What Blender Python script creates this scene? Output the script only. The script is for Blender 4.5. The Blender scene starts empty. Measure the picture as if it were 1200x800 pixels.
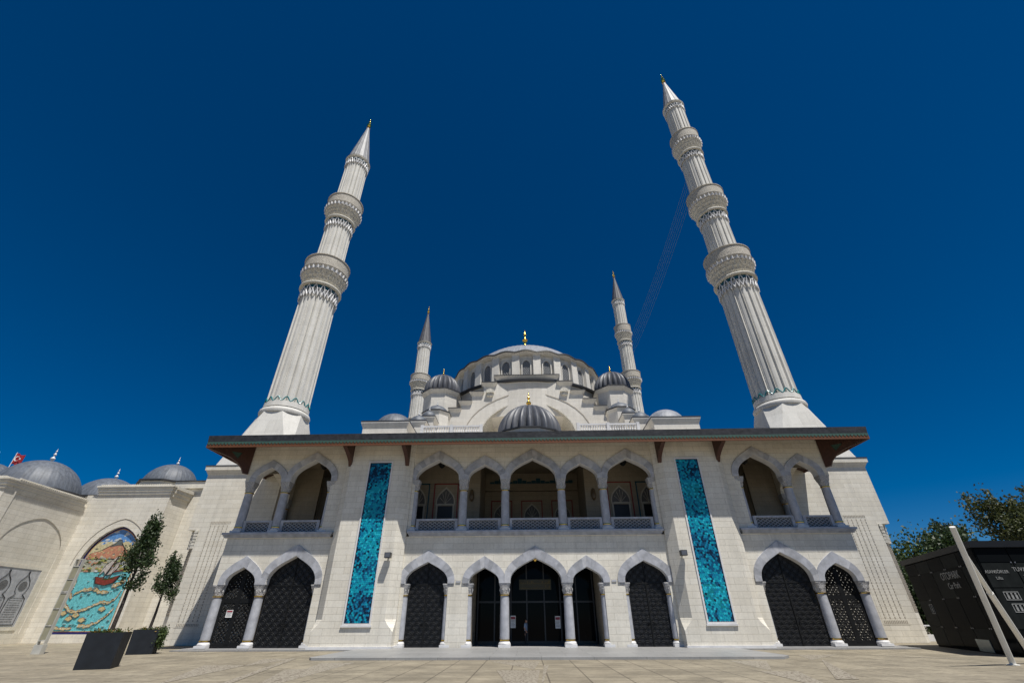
import bpy, math, random
import numpy as np
from mathutils import Vector, Matrix
from mathutils.geometry import tessellate_polygon
R = math.radians
pi = math.pi
S = bpy.context.scene
COL = S.collection

# ------------------------------------------------------------------ camera, sky, sun, exposure
cam = bpy.data.objects.new('camera', bpy.data.cameras.new('camera'))
COL.objects.link(cam)
S.camera = cam
cam.data.sensor_fit = 'HORIZONTAL'
cam.data.sensor_width = 36.0
cam.data.lens = 514.17 / 1200 * 36.0
cam.data.clip_end = 6000
yaw, pit, rol = R(-1.454), R(32.251), R(-.283)
fw = Vector((math.sin(yaw) * math.cos(pit), math.cos(yaw) * math.cos(pit), math.sin(pit)))
rt = Vector((math.cos(yaw), -math.sin(yaw), 0))
up = rt.cross(fw)
rr = rt * math.cos(rol) + up * math.sin(rol)
uu = up * math.cos(rol) - rt * math.sin(rol)
cam.matrix_world = Matrix(((rr.x, uu.x, -fw.x, -.661), (rr.y, uu.y, -fw.y, -33), (rr.z, uu.z, -fw.z, 1.6), (0, 0, 0, 1)))

SUN = Vector((.25, -.36, 1)).normalized()
w = bpy.data.worlds.new('World')
S.world = w
w.use_nodes = True
nt = w.node_tree
bg = nt.nodes['Background']
sky = nt.nodes.new('ShaderNodeTexSky')
sky.sky_type = 'NISHITA'
sky.sun_disc = False
sky.sun_elevation = math.asin(SUN.z)
sky.sun_rotation = math.atan2(SUN.x, SUN.y)
sky.altitude = 2500
sky.air_density = 1.0
sky.dust_density = 0.0
sky.ozone_density = 8.0
hs = nt.nodes.new('ShaderNodeHueSaturation')
hs.inputs['Saturation'].default_value = 1.35
hs.inputs['Hue'].default_value = .5
nt.links.new(sky.outputs[0], hs.inputs['Color'])
nt.links.new(hs.outputs[0], bg.inputs['Color'])
bg.inputs['Strength'].default_value = .0575
sun = bpy.data.objects.new('sun', bpy.data.lights.new('sun', 'SUN'))
COL.objects.link(sun)
sun.data.energy = 5.0
sun.data.angle = R(.53)
sun.data.color = (1, .965, .905)
sun.rotation_euler = SUN.to_track_quat('Z', 'Y').to_euler()
S.view_settings.view_transform = 'Standard'
S.view_settings.look = 'None'
S.view_settings.exposure = .16
S.view_settings.gamma = 1
S.render.resolution_x, S.render.resolution_y = 1024, 682

# ------------------------------------------------------------------ materials
MATS = {}
def nodes(name):
    m = bpy.data.materials.new(name)
    m.use_nodes = True
    return m, m.node_tree.nodes, m.node_tree.links, m.node_tree.nodes['Principled BSDF']

def plain(name, col, rough=.6, metal=0, noise=.12, scale=3.0, bump=0, spec=.5):
    """one colour, broken up by a soft noise"""
    m, n, l, b = nodes(name)
    tc = n.new('ShaderNodeTexCoord')
    nz = n.new('ShaderNodeTexNoise'); nz.inputs['Scale'].default_value = scale; nz.inputs['Detail'].default_value = 6
    l.new(tc.outputs['Object'], nz.inputs['Vector'])
    r = n.new('ShaderNodeMapRange')
    r.inputs['From Min'].default_value = .3; r.inputs['From Max'].default_value = .7
    r.inputs['To Min'].default_value = 1 - noise; r.inputs['To Max'].default_value = 1 + noise
    l.new(nz.outputs['Fac'], r.inputs['Value'])
    mx = n.new('ShaderNodeMix'); mx.data_type = 'RGBA'; mx.blend_type = 'MULTIPLY'; mx.inputs[0].default_value = 1
    mx.inputs[6].default_value = (*col, 1)
    l.new(r.outputs[0], mx.inputs[7])
    l.new(mx.outputs[2], b.inputs['Base Color'])
    b.inputs['Roughness'].default_value = rough
    b.inputs['Metallic'].default_value = metal
    b.inputs['Specular IOR Level'].default_value = spec
    if bump:
        bp = n.new('ShaderNodeBump'); bp.inputs['Strength'].default_value = bump; bp.inputs['Distance'].default_value = .05
        l.new(nz.outputs['Fac'], bp.inputs['Height']); l.new(bp.outputs[0], b.inputs['Normal'])
    MATS[name] = m
    return m

def ashlar(name, c1, c2, mortar, bw=1.4, bh=.375, ms=.011, stain=.10, rough=.75, offset=.5, horizontal=False, bump=.4):
    """cut-stone courses: brick texture laid on the wall plane chosen from the face normal"""
    m, n, l, b = nodes(name)
    tc = n.new('ShaderNodeTexCoord'); ge = n.new('ShaderNodeNewGeometry')
    sp = n.new('ShaderNodeSeparateXYZ'); l.new(tc.outputs['Object'], sp.inputs[0])
    cb = n.new('ShaderNodeCombineXYZ')
    if horizontal:
        l.new(sp.outputs['X'], cb.inputs['X']); l.new(sp.outputs['Y'], cb.inputs['Y'])
    else:
        sn = n.new('ShaderNodeSeparateXYZ'); l.new(ge.outputs['True Normal'], sn.inputs[0])
        ab = n.new('ShaderNodeMath'); ab.operation = 'ABSOLUTE'; l.new(sn.outputs['X'], ab.inputs[0])
        gt = n.new('ShaderNodeMath'); gt.operation = 'GREATER_THAN'; gt.inputs[1].default_value = .72; l.new(ab.outputs[0], gt.inputs[0])
        mx = n.new('ShaderNodeMix'); mx.data_type = 'FLOAT'
        l.new(gt.outputs[0], mx.inputs[0]); l.new(sp.outputs['X'], mx.inputs[2]); l.new(sp.outputs['Y'], mx.inputs[3])
        l.new(mx.outputs[0], cb.inputs['X']); l.new(sp.outputs['Z'], cb.inputs['Y'])
    br = n.new('ShaderNodeTexBrick')
    br.inputs['Scale'].default_value = 1; br.inputs['Brick Width'].default_value = bw; br.inputs['Row Height'].default_value = bh
    br.inputs['Mortar Size'].default_value = ms; br.inputs['Mortar Smooth'].default_value = .3
    br.offset = offset
    br.inputs['Color1'].default_value = (*c1, 1); br.inputs['Color2'].default_value = (*c2, 1); br.inputs['Mortar'].default_value = (*mortar, 1)
    l.new(cb.outputs[0], br.inputs['Vector'])
    nz = n.new('ShaderNodeTexNoise'); nz.inputs['Scale'].default_value = .55; nz.inputs['Detail'].default_value = 8; nz.inputs['Roughness'].default_value = .65
    l.new(tc.outputs['Object'], nz.inputs['Vector'])
    r = n.new('ShaderNodeMapRange'); r.inputs['From Min'].default_value = .3; r.inputs['From Max'].default_value = .7
    r.inputs['To Min'].default_value = 1 - stain; r.inputs['To Max'].default_value = 1 + stain * .5
    l.new(nz.outputs['Fac'], r.inputs['Value'])
    m2 = n.new('ShaderNodeMix'); m2.data_type = 'RGBA'; m2.blend_type = 'MULTIPLY'; m2.inputs[0].default_value = 1
    l.new(br.outputs['Color'], m2.inputs[6]); l.new(r.outputs[0], m2.inputs[7])
    n2 = n.new('ShaderNodeTexNoise'); n2.inputs['Scale'].default_value = 9; n2.inputs['Detail'].default_value = 5
    l.new(tc.outputs['Object'], n2.inputs['Vector'])
    r2 = n.new('ShaderNodeMapRange'); r2.inputs['From Min'].default_value = .3; r2.inputs['From Max'].default_value = .7
    r2.inputs['To Min'].default_value = .93; r2.inputs['To Max'].default_value = 1.05
    l.new(n2.outputs['Fac'], r2.inputs['Value'])
    m3 = n.new('ShaderNodeMix'); m3.data_type = 'RGBA'; m3.blend_type = 'MULTIPLY'; m3.inputs[0].default_value = 1
    l.new(m2.outputs[2], m3.inputs[6]); l.new(r2.outputs[0], m3.inputs[7])
    mp = n.new('ShaderNodeMapping'); mp.inputs['Scale'].default_value = (1.7, 1.7, .11 if not horizontal else 1)
    l.new(tc.outputs['Object'], mp.inputs[0])
    n3 = n.new('ShaderNodeTexNoise'); n3.inputs['Scale'].default_value = 1.3; n3.inputs['Detail'].default_value = 6; n3.inputs['Roughness'].default_value = .7
    l.new(mp.outputs[0], n3.inputs['Vector'])
    r3 = n.new('ShaderNodeMapRange'); r3.inputs['From Min'].default_value = .42; r3.inputs['From Max'].default_value = .72
    r3.inputs['To Min'].default_value = 1.03; r3.inputs['To Max'].default_value = 1 - stain * 1.1
    l.new(n3.outputs['Fac'], r3.inputs['Value'])
    m4 = n.new('ShaderNodeMix'); m4.data_type = 'RGBA'; m4.blend_type = 'MULTIPLY'; m4.inputs[0].default_value = 1
    l.new(m3.outputs[2], m4.inputs[6]); l.new(r3.outputs[0], m4.inputs[7])
    l.new(m4.outputs[2], b.inputs['Base Color'])
    b.inputs['Roughness'].default_value = rough
    bp = n.new('ShaderNodeBump'); bp.invert = True; bp.inputs['Strength'].default_value = bump; bp.inputs['Distance'].default_value = .02
    l.new(br.outputs['Fac'], bp.inputs['Height']); l.new(bp.outputs[0], b.inputs['Normal'])
    MATS[name] = m
    return m

def lead(name, col, rough=.45):
    """weathered sheet lead: streaks down the slope"""
    m, n, l, b = nodes(name)
    tc = n.new('ShaderNodeTexCoord')
    mp = n.new('ShaderNodeMapping'); mp.inputs['Scale'].default_value = (2.2, 2.2, .5)
    l.new(tc.outputs['Object'], mp.inputs[0])
    nz = n.new('ShaderNodeTexNoise'); nz.inputs['Scale'].default_value = 1.6; nz.inputs['Detail'].default_value = 9; nz.inputs['Roughness'].default_value = .7
    l.new(mp.outputs[0], nz.inputs['Vector'])
    cr = n.new('ShaderNodeValToRGB')
    cr.color_ramp.elements[0].position = .32; cr.color_ramp.elements[0].color = (*[c * .55 for c in col], 1)
    cr.color_ramp.elements[1].position = .72; cr.color_ramp.elements[1].color = (*[c * 1.35 for c in col], 1)
    l.new(nz.outputs['Fac'], cr.inputs[0]); l.new(cr.outputs[0], b.inputs['Base Color'])
    b.inputs['Roughness'].default_value = rough; b.inputs['Metallic'].default_value = .0
    MATS[name] = m
    return m

CREAM = ashlar('cream_stone', (.735, .695, .605), (.68, .635, .54), (.50, .46, .38))
PALE = ashlar('pale_stone', (.68, .645, .58), (.63, .595, .53), (.48, .45, .40), bw=1.3, bh=.55, ms=.007, stain=.09)
MARBLE = plain('grey_marble', (.40, .405, .43), .5, noise=.22, scale=2.6)
MARBLE_W = plain('white_marble', (.66, .65, .64), .5, noise=.1, scale=2)
CARVED = plain('carved_marble', (.40, .39, .38), .7, noise=.35, scale=16, bump=.9)
MINSTONE = ashlar('minaret_stone', (.65, .63, .58), (.60, .58, .53), (.47, .45, .41), bw=2.6, bh=1.3, ms=.010, stain=.10, bump=.2)
MUQ = plain('muqarnas_stone', (.56, .53, .46), .8, noise=.3, scale=5, bump=.6)
LEAD = lead('sheet_lead', (.115, .128, .15), .55)
LEAD_D = lead('dark_lead', (.085, .09, .105), .5)
LEAD_P = lead('pale_lead', (.24, .255, .285), .55)
TRIM_D = plain('dark_flashing', (.03, .03, .032), .5)
ROOFT = plain('slate_roof', (.022, .023, .027), .6, noise=.5, scale=4, bump=.5)
WOOD = plain('red_brown_wood', (.055, .020, .011), .6, noise=.3, scale=5)
ORANGE = plain('orange_varnish', (.12, .040, .012), .7)
GOLD = plain('gilded_copper', (.80, .50, .10), .24, metal=1, noise=.05)
TEAL = plain('teal_tile', (.01, .20, .22), .3)
TEAL_D = plain('dark_teal_tile', (.006, .07, .10), .35)
RED = plain('oxblood_paint', (.22, .02, .015), .5)
IRON = plain('black_ironwork', (.006, .0065, .007), .6, noise=.3, spec=.25)
BRONZE = plain("bronze", (.12, .08, .04), .4)
IRON_B = plain('black_backing', (.006, .006, .007), .5)
GLASS = plain('dark_glass', (.004, .005, .006), .06, noise=0, spec=.3)
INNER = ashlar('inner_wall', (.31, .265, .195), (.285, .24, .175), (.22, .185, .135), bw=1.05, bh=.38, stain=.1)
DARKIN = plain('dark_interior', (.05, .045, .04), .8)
FLOOR = plain('porch_floor', (.33, .32, .31), .5)
GLASS.node_tree.nodes['Principled BSDF'].inputs['IOR'].default_value = 1.2
STEP = ashlar('step_marble', (.30, .298, .29), (.265, .262, .255), (.16, .16, .155), bw=2.4, bh=1.2, ms=.012, horizontal=True, rough=.5)
WHITEP = plain('white_paint', (.78, .77, .74), .4)
POLEW = plain('pole_paint', (.74, .72, .66), .35, noise=.06)
PLANT_D = plain('anthracite_planter', (.014, .017, .022), .6, noise=.2, spec=.3)
NAVY = plain('navy_tile', (.006, .008, .10), .3)

# ------------------------------------------------------------------ mesh builder
class MB:
    def __init__(s): s.v = []; s.f = []; s.m = []; s.mi = 0
    def add(s, vs, fs):
        o = len(s.v); s.v += [tuple(p) for p in vs]
        for f in fs: s.f.append([i + o for i in f]); s.m.append(s.mi)
        return s
    def box(s, x0, x1, y0, y1, z0, z1):
        return s.add([(x0, y0, z0), (x1, y0, z0), (x1, y1, z0), (x0, y1, z0), (x0, y0, z1), (x1, y0, z1), (x1, y1, z1), (x0, y1, z1)],
                     [(0, 3, 2, 1), (4, 5, 6, 7), (0, 1, 5, 4), (1, 2, 6, 5), (2, 3, 7, 6), (3, 0, 4, 7)])
    def quad(s, a, b, c, d): return s.add([a, b, c, d], [(0, 1, 2, 3)])
    def plate(s, loops, fn, w0, w1, caps=(True, True)):
        """extruded polygon with holes; fn(u, v, w) -> point"""
        tri = tessellate_polygon([[Vector((p[0], p[1], 0)) for p in lp] for lp in loops])
        flat = [p for lp in loops for p in lp]; n = len(flat)
        o = len(s.v)
        s.v += [tuple(fn(p[0], p[1], w0)) for p in flat] + [tuple(fn(p[0], p[1], w1)) for p in flat]
        for t in tri:
            if caps[0]: s.f.append([o + i for i in t]); s.m.append(s.mi)
            if caps[1]: s.f.append([o + n + i for i in reversed(t)]); s.m.append(s.mi)
        k = 0
        for lp in loops:
            for i in range(len(lp)):
                a, b = o + k + i, o + k + (i + 1) % len(lp)
                s.f.append([a, b, b + n, a + n]); s.m.append(s.mi)
            k += len(lp)
        return s
    def strip(s, A, B, fn, w0, w1):
        """band between two open curves, extruded"""
        n = len(A); o = len(s.v)
        for c, wv in ((A, w0), (B, w0), (A, w1), (B, w1)): s.v += [tuple(fn(p[0], p[1], wv)) for p in c]
        a0, b0, a1, b1 = o, o + n, o + 2 * n, o + 3 * n
        for i in range(n - 1):
            for q in ((a0 + i, a0 + i + 1, b0 + i + 1, b0 + i), (a1 + i, b1 + i, b1 + i + 1, a1 + i + 1),
                      (a0 + i, a1 + i, a1 + i + 1, a0 + i + 1), (b0 + i, b0 + i + 1, b1 + i + 1, b1 + i)):
                s.f.append(list(q)); s.m.append(s.mi)
        for e in (0, n - 1): s.f.append([a0 + e, b0 + e, b1 + e, a1 + e]); s.m.append(s.mi)
        return s
    def rings(s, rs, cap=True):
        """loft through rings of equal length"""
        n = len(rs[0]); o = len(s.v)
        for r in rs: s.v += [tuple(p) for p in r]
        for k in range(len(rs) - 1):
            for i in range(n):
                a = o + k * n + i; b = o + k * n + (i + 1) % n
                s.f.append([a, b, b + n, a + n]); s.m.append(s.mi)
        if cap:
            s.f.append([o + i for i in reversed(range(n))]); s.m.append(s.mi)
            s.f.append([o + (len(rs) - 1) * n + i for i in range(n)]); s.m.append(s.mi)
        return s
    def lathe(s, prof, n=32, c=(0, 0), mod=None, a0=0):
        rs = []
        for r, z in prof:
            ring = []
            for i in range(n):
                t = a0 + 2 * pi * i / n
                q = r * (mod(t, z) if mod else 1)
                ring.append((c[0] + q * math.cos(t), c[1] + q * math.sin(t), z))
            rs.append(ring)
        return s.rings(rs)
    def tube(s, pts, r, n=8, r1=None):
        pts = [Vector(p) for p in pts]; rs = []
        for i, p in enumerate(pts):
            d = (pts[min(i + 1, len(pts) - 1)] - pts[max(i - 1, 0)]).normalized()
            a = d.cross(Vector((0, 0, 1)))
            if a.length < .05: a = d.cross(Vector((1, 0, 0)))
            a.normalize(); b = d.cross(a)
            q = r if r1 is None else r + (r1 - r) * i / max(1, len(pts) - 1)
            rs.append([p + (a * math.cos(2 * pi * k / n) + b * math.sin(2 * pi * k / n)) * q for k in range(n)])
        return s.rings(rs)
    def build(s, name, mats, parent=None, smooth=False, loc=None, sharp=40):
        me = bpy.data.meshes.new(name)
        me.from_pydata(s.v, [], s.f)
        if not isinstance(mats, (list, tuple)): mats = [mats]
        for m in mats: me.materials.append(m)
        if len(mats) > 1: me.polygons.foreach_set('material_index', s.m)
        me.update(); me.validate()
        import bmesh
        bm = bmesh.new(); bm.from_mesh(me)
        bmesh.ops.recalc_face_normals(bm, faces=bm.faces)
        bm.to_mesh(me); bm.free()
        if smooth:
            me.polygons.foreach_set('use_smooth', [True] * len(me.polygons))
            me.set_sharp_from_angle(angle=R(sharp))
        o = bpy.data.objects.new(name, me)
        COL.objects.link(o)
        if parent: o.parent = parent
        if loc: o.location = loc
        return o

def tag(o, label, cat, group=None, kind=None):
    if label: o['label'] = label
    if cat: o['category'] = cat
    if group: o['group'] = group
    if kind: o['kind'] = kind
    return o
def thing(name, label, cat, loc=(0, 0, 0), group=None, rotz=0):
    o = bpy.data.objects.new(name, None); o.empty_display_size = .3
    COL.objects.link(o); o.location = loc; o.rotation_euler = (0, 0, rotz)
    return tag(o, label, cat, group)
def link(o, parent, loc=None):
    c = o.copy(); COL.objects.link(c); c.parent = parent
    if loc is not None: c.location = loc
    return c
def copy_tree(o, parent=None, loc=None):
    kids = [k for k in o.children]
    c = link(o, parent, loc)
    for k in kids: copy_tree(k, c)
    return c
XZ = lambda u, v, wv: (u, wv, v)        # wall facing -y
YZ = lambda u, v, wv: (wv, u, v)        # wall facing x

KEEL = [(1, 0), (1, .12), (.985, .22), (.94, .33), (.86, .45), (.75, .56), (.62, .655), (.46, .755), (.28, .85), (.12, .935), (0, 1)]
POINT = [(1, 0), (.985, .15), (.94, .3), (.87, .45), (.77, .59), (.64, .72), (.48, .83), (.3, .92), (.14, .975), (0, 1)]
def arch(cx, hw, z0, h, shape=KEEL):
    L = [(cx - hw * a, z0 + h * b) for a, b in shape]
    return L + [(cx + hw * a, z0 + h * b) for a, b in reversed(shape[:-1])]

# ------------------------------------------------------------------ the setting
def ground_mat():
    m = ashlar('plaza_paving', (.335, .29, .21), (.285, .245, .175), (.15, .125, .09), bw=1.25, bh=.85, ms=.028, stain=.4, offset=0, horizontal=True, rough=.7, bump=.2)
    return m
g = MB(); g.quad((-1500, -1500, 0), (1500, -1500, 0), (1500, 1500, 0), (-1500, 1500, 0))
tag(g.build('ground', ground_mat()), None, None, kind='structure')
p = MB()
p.plate([[(-10.7, -8.2), (11.0, -8.2), (11.6, -7.4), (11.6, -.2), (-10.9, -.2), (-10.9, -7.9)]], lambda u, v, wv: (u, v, wv), 0.002, .1); p.box(-22.2, -10.95, -1.3, -.18, .002, .07); p.box(11.65, 22.2, -1.3, -.18, .002, .07)
tag(p.build('pavement', STEP), None, None, kind='structure')

# decorative inlays in the paving
def inlay_mat():
    m, n, l, b = nodes('inlay_mosaic')
    tc = n.new('ShaderNodeTexCoord')
    vo = n.new('ShaderNodeTexVoronoi'); vo.inputs['Scale'].default_value = 7; vo.feature = 'DISTANCE_TO_EDGE'
    l.new(tc.outputs['Object'], vo.inputs['Vector'])
    cr = n.new('ShaderNodeValToRGB'); cr.color_ramp.elements[0].position = .05; cr.color_ramp.elements[0].color = (.17, .14, .105, 1)
    cr.color_ramp.elements[1].position = .12; cr.color_ramp.elements[1].color = (.335, .30, .235, 1)
    l.new(vo.outputs['Distance'], cr.inputs[0]); l.new(cr.outputs[0], b.inputs['Base Color'])
    b.inputs['Roughness'].default_value = .6
    return m
INLAY = inlay_mat()
def inlay(tris):
    q = MB()
    for k, t in enumerate(tris): q.add([(x, y, .004 + .004 * k) for x, y in t], [tuple(range(len(t)))])
    tag(q.build('paving_inlay', INLAY), None, None, kind='structure')
for cx in (-.7,):
    inlay([[(cx - 1.6, -9), (cx + .6, -9), (cx + .3, -12.6)], [(cx - 1.1, -13), (cx + .5, -13), (cx + .1, -22)], [(cx + .7, -11), (cx + .9, -11), (cx + .35, -19)]])
inlay([[(-13.5, -7), (-11.9, -7), (-12.3, -11)], [(-14.2, -10.6), (-12.4, -10.6), (-11.6, -17)], [(-12.2, -7), (-11.9, -7), (-9.2, -18), (-9.5, -18)]])
inlay([[(-9.7, -9.4), (-8.2, -9.4), (-8.0, -19)], [(-9.9, -12.4), (-9.0, -12.4), (-8.0, -19)]])
inlay([[(8.2, -9), (9.8, -9), (8.0, -13.4)], [(8.8, -13.6), (7.5, -13.6), (7.2, -19)]])
inlay([[(13, -5.4), (15, -5.4), (11.9, -8.7)], [(15.5, -5), (19, -8.5), (18.6, -8.8)], [(12.5, -8.5), (12.2, -9), (8.7, -16), (9.4, -16)]])

# ------------------------------------------------------------------ the mosque
MQ = thing('mosque', 'cream stone mosque with a two storey arcaded front, slate eave and big grey lead dome', 'mosque')
YF, YB, YC = -.15, .45, .15          # arcade wall front, back, column axis
kx = 1.0045
def wall_path(x0, items, ztop):
    pts = []
    for it in items:
        if it[0] == 'p': pts += [(it[1], it[3]), (it[2], it[3])]
        else:
            a = arch(*it[1:]); pts += a
    return pts + [(pts[-1][0], ztop), (pts[0][0], ztop)]
def mirror(items):
    r = []
    for it in reversed(items):
        r.append(('p', -it[2], -it[1], it[3]) if it[0] == 'p' else ('a', -it[1], *it[2:]))
    return r
# lower storey
A, B_, C_, D_, E_, F_, G_ = [x * kx for x in (21.03, 18.28, 14.5, 8.64, 5.77, 4.42, 2.05)]
ZS, ZT = 3.58, 6.46
cap = .34
left = [('p', -A - .42, -A + cap, ZS), ('a', -(A + B_) / 2, (A - B_) / 2 - cap, ZS, 1.07),
        ('p', -B_ - cap, -B_ + cap, ZS), ('a', -(B_ - cap + C_ + .1) / 2, (B_ - cap - C_ - .1) / 2, ZS, 1.74),
        ('p', -C_ - .1, -D_ + .0, .02), ('a', -(D_ + E_) / 2, (D_ - E_) / 2, ZS, 1.31),
        ('p', -E_, -F_, .02), ('a', -(F_ + G_ + cap) / 2, (F_ - G_ - cap) / 2, ZS, .95), ('p', -G_ - cap, -G_ + cap, ZS)]
mid = [('a', 0, G_ - cap, ZS, 1.52)]
low = left + mid + mirror(left)
m = MB(); m.plate([wall_path(0, low, ZT)], XZ, YF, YB); m.build('facade_wall', CREAM, MQ)
# upper storey
a, b, c_, d, e, f = [x * kx for x in (21.05, 18.38, 14.95, 8.66, 5.09, 2.04)]
ZU, ZE = 10.33, 13.7
leftu = [('p', -a - .42, -a + cap, ZU), ('a', -(a + b) / 2, (a - b) / 2 - cap, ZU, 1.08),
         ('p', -b - cap, -b + cap, ZU), ('a', -(b - cap + c_) / 2, (b - cap - c_) / 2, ZU, 1.62),
         ('p', -c_, -d, 6.78), ('a', -(d + e + cap) / 2, (d - e - cap) / 2, ZU, 1.5),
         ('p', -e - cap, -e + cap, ZU), ('a', -(e + f) / 2, (e - f) / 2 - cap, ZU, 1.12), ('p', -f - cap, -f + cap, ZU)]
upp = leftu + [('a', 0, f - cap, ZU, 1.55)] + mirror(leftu)
m = MB(); m.plate([wall_path(0, upp, ZE)], XZ, YF, YB); m.build('facade_wall', CREAM, MQ)

# arch trims, each clipped at its columns
VOUS = [MARBLE, plain('grey_marble_dark', (.33, .335, .355), .5, noise=.2, scale=3), plain('grey_marble_light', (.46, .46, .475), .5, noise=.18, scale=3), MARBLE_W]
def resample(c, n):
    P_ = [Vector(p_) for p_ in c]; d_ = [0]
    for i in range(len(P_) - 1): d_.append(d_[-1] + (P_[i + 1] - P_[i]).length)
    o = []
    for k in range(n + 1):
        t = d_[-1] * k / n; i = 0
        while i < len(P_) - 2 and d_[i + 1] < t: i += 1
        u = (t - d_[i]) / max(1e-9, d_[i + 1] - d_[i]); o.append(tuple(P_[i].lerp(P_[i + 1], u)))
    return o
def trim(cx, hw, z0, h, lim0, lim1, th=.42, rise=.67, y0=YF - .07, y1=YB + .02):
    n = 4 * max(6, round((hw + h) * 2.2))
    I = resample(arch(cx, hw - .015, z0 + .001, h - .015), n)
    O = resample(arch(cx, hw + th, z0 + .001, h + rise), n)
    O = [(min(max(x, lim0), lim1), z) for x, z in O]
    q = MB(); rnd = random.Random(int(cx * 100)); k = 0
    while k < n:
        q.mi = rnd.choice([0, 0, 1, 2]); st = 2
        q.strip(I[k:k + st + 1], O[k:k + st + 1], XZ, y0 - rnd.uniform(0, .008), y1); k += st
    Is = resample(arch(cx, hw - .035, z0 + .001, h - .035), n)
    q.mi = 3; q.strip(Is, I, XZ, y0 + .02, y1 - .01)
    return q.build('arch_trim', VOUS, MQ)
for s in (-1, 1):
    def T(it, l0, l1, **k):
        cx, hw, z0, h = it[1:]
        trim(s * -cx, hw, z0, h, *sorted((s * l0, s * l1)), **k)
    T(left[1], A + .40, B_ + .0015); T(left[3], B_ - .0015, C_ - .42); T(left[5], D_ + .45, E_ - .45); T(left[7], F_ + .45, G_ + .0015)
    T(leftu[1], a + .40, b + .0015, rise=.55); T(leftu[3], b - .0015, c_ - .42, rise=.58); T(leftu[5], d + .42, e + .0015); T(leftu[7], e - .0015, f + .0015)
trim(0, G_ - cap, ZS, 1.52, -G_ + .0015, G_ - .0015); trim(0, f - cap, ZU, 1.55, -f + .0015, f - .0015)

# columns: shaft > capital, plinth, gilt collars
def circ(r, z, n=24): return [(r * math.cos(2 * pi * i / n), r * math.sin(2 * pi * i / n), z) for i in range(n)]
def sqr(h, z, n=24, k=.0):
    o = []
    for i in range(n):
        t = 2 * pi * i / n; c, s_ = math.cos(t), math.sin(t)
        q = h / max(abs(c), abs(s_)); o.append((c * (q * (1 - k) + h * k), s_ * (q * (1 - k) + h * k), z))
    return o
def make_column(z0, zr, zc, r=.30, cw=.35, name='column'):
    q = MB(); q.rings([circ(r, z0 + .30), circ(r * 1.0, (z0 + zr) / 2), circ(r * .93, zr - .03)])
    col = q.build(name, MARBLE, None, smooth=True)
    q = MB(); q.rings([circ(r * .95, zr - .02), circ(r * 1.0, zr + .12), circ(r * 1.05, zr + .24), sqr(cw * .92, zr + .42, k=.3), sqr(cw * .98, zc - .08), sqr(cw, zc - .08), sqr(cw, zc - .002)])
    for kk in range(8):
        t = pi / 8 + kk * pi / 4
        x, y = r * 1.02 * math.cos(t), r * 1.02 * math.sin(t)
        q.rings([[(x + .05 * math.cos(u) * sc, y + .05 * math.sin(u) * sc, zz) for u in (0, pi / 2, pi, 3 * pi / 2)] for sc, zz in ((.2, zr + .1), (1.3, zr + .26), (.3, zr + .46))])
    q.build('capital', CARVED, col)
    q = MB(); q.rings([sqr(r * 1.25, z0), sqr(r * 1.25, z0 + .14), circ(r * 1.22, z0 + .145), circ(r * 1.26, z0 + .2), circ(r * 1.15, z0 + .26), circ(r * 1.05, z0 + .29), circ(r * 1.0, z0 + .31)])
    q.build('plinth', MARBLE_W, col)
    q = MB()
    q.lathe([(r * .9, zr - .07), (r * 1.06, zr - .06), (r * 1.09, zr - .03), (r * 1.06, zr), (r * .9, zr + .01)], 24)
    q.build('gilt_collar', GOLD, col, smooth=True); q = MB()
    q.lathe([(r * .9, z0 + .33), (r * 1.06, z0 + .34), (r * 1.09, z0 + .38), (r * 1.06, z0 + .41), (r * .9, z0 + .42)], 24)
    q.build('gilt_collar', GOLD, col, smooth=True)
    return col
def place(col, xs):
    for i, x in enumerate(xs):
        if i == 0:
            col.parent = MQ; col.location = (x, YC, 0)
        else: copy_tree(col, MQ, (x, YC, 0))
place(make_column(.1, 2.94, ZS), [-A, -B_, -G_, G_, B_, A])
place(make_column(.1, 2.94, ZS, r=.25, cw=.33), [-C_, -D_, -E_, -F_, F_, E_, D_, C_])
place(make_column(6.80, 9.58, ZU), [-a, -b, -e, -f, f, e, b, a])
place(make_column(6.80, 9.58, ZU, r=.25, cw=.33), [-c_, -d, d, c_])
# engaged columns against the pylon, behind the open corner bays
for s in (-1, 1):
    for k in (0, 1):
        src = [o for o in MQ.children if o.name.startswith('column')][0 if k == 0 else 14]
        copy_tree(src, MQ, (s * a, 5.75, 0))

# side walls with an arch between corner column and pylon
for s in (-1, 1):
    for z0, zs, zt, h in ((.1, ZS, ZT, 1.5), (6.8, ZU, ZE, 1.5)):
        pts = [(YB + .03, zs)] + arch(3.0, 2.45, zs, h) + [(5.98, zs), (5.98, zt), (YB + .03, zt)]
        q = MB(); x0, x1 = sorted((s * (a - .3), s * (a + .3)))
        q.plate([pts], YZ, x0, x1); q.build('side_wall', CREAM, MQ)
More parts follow.
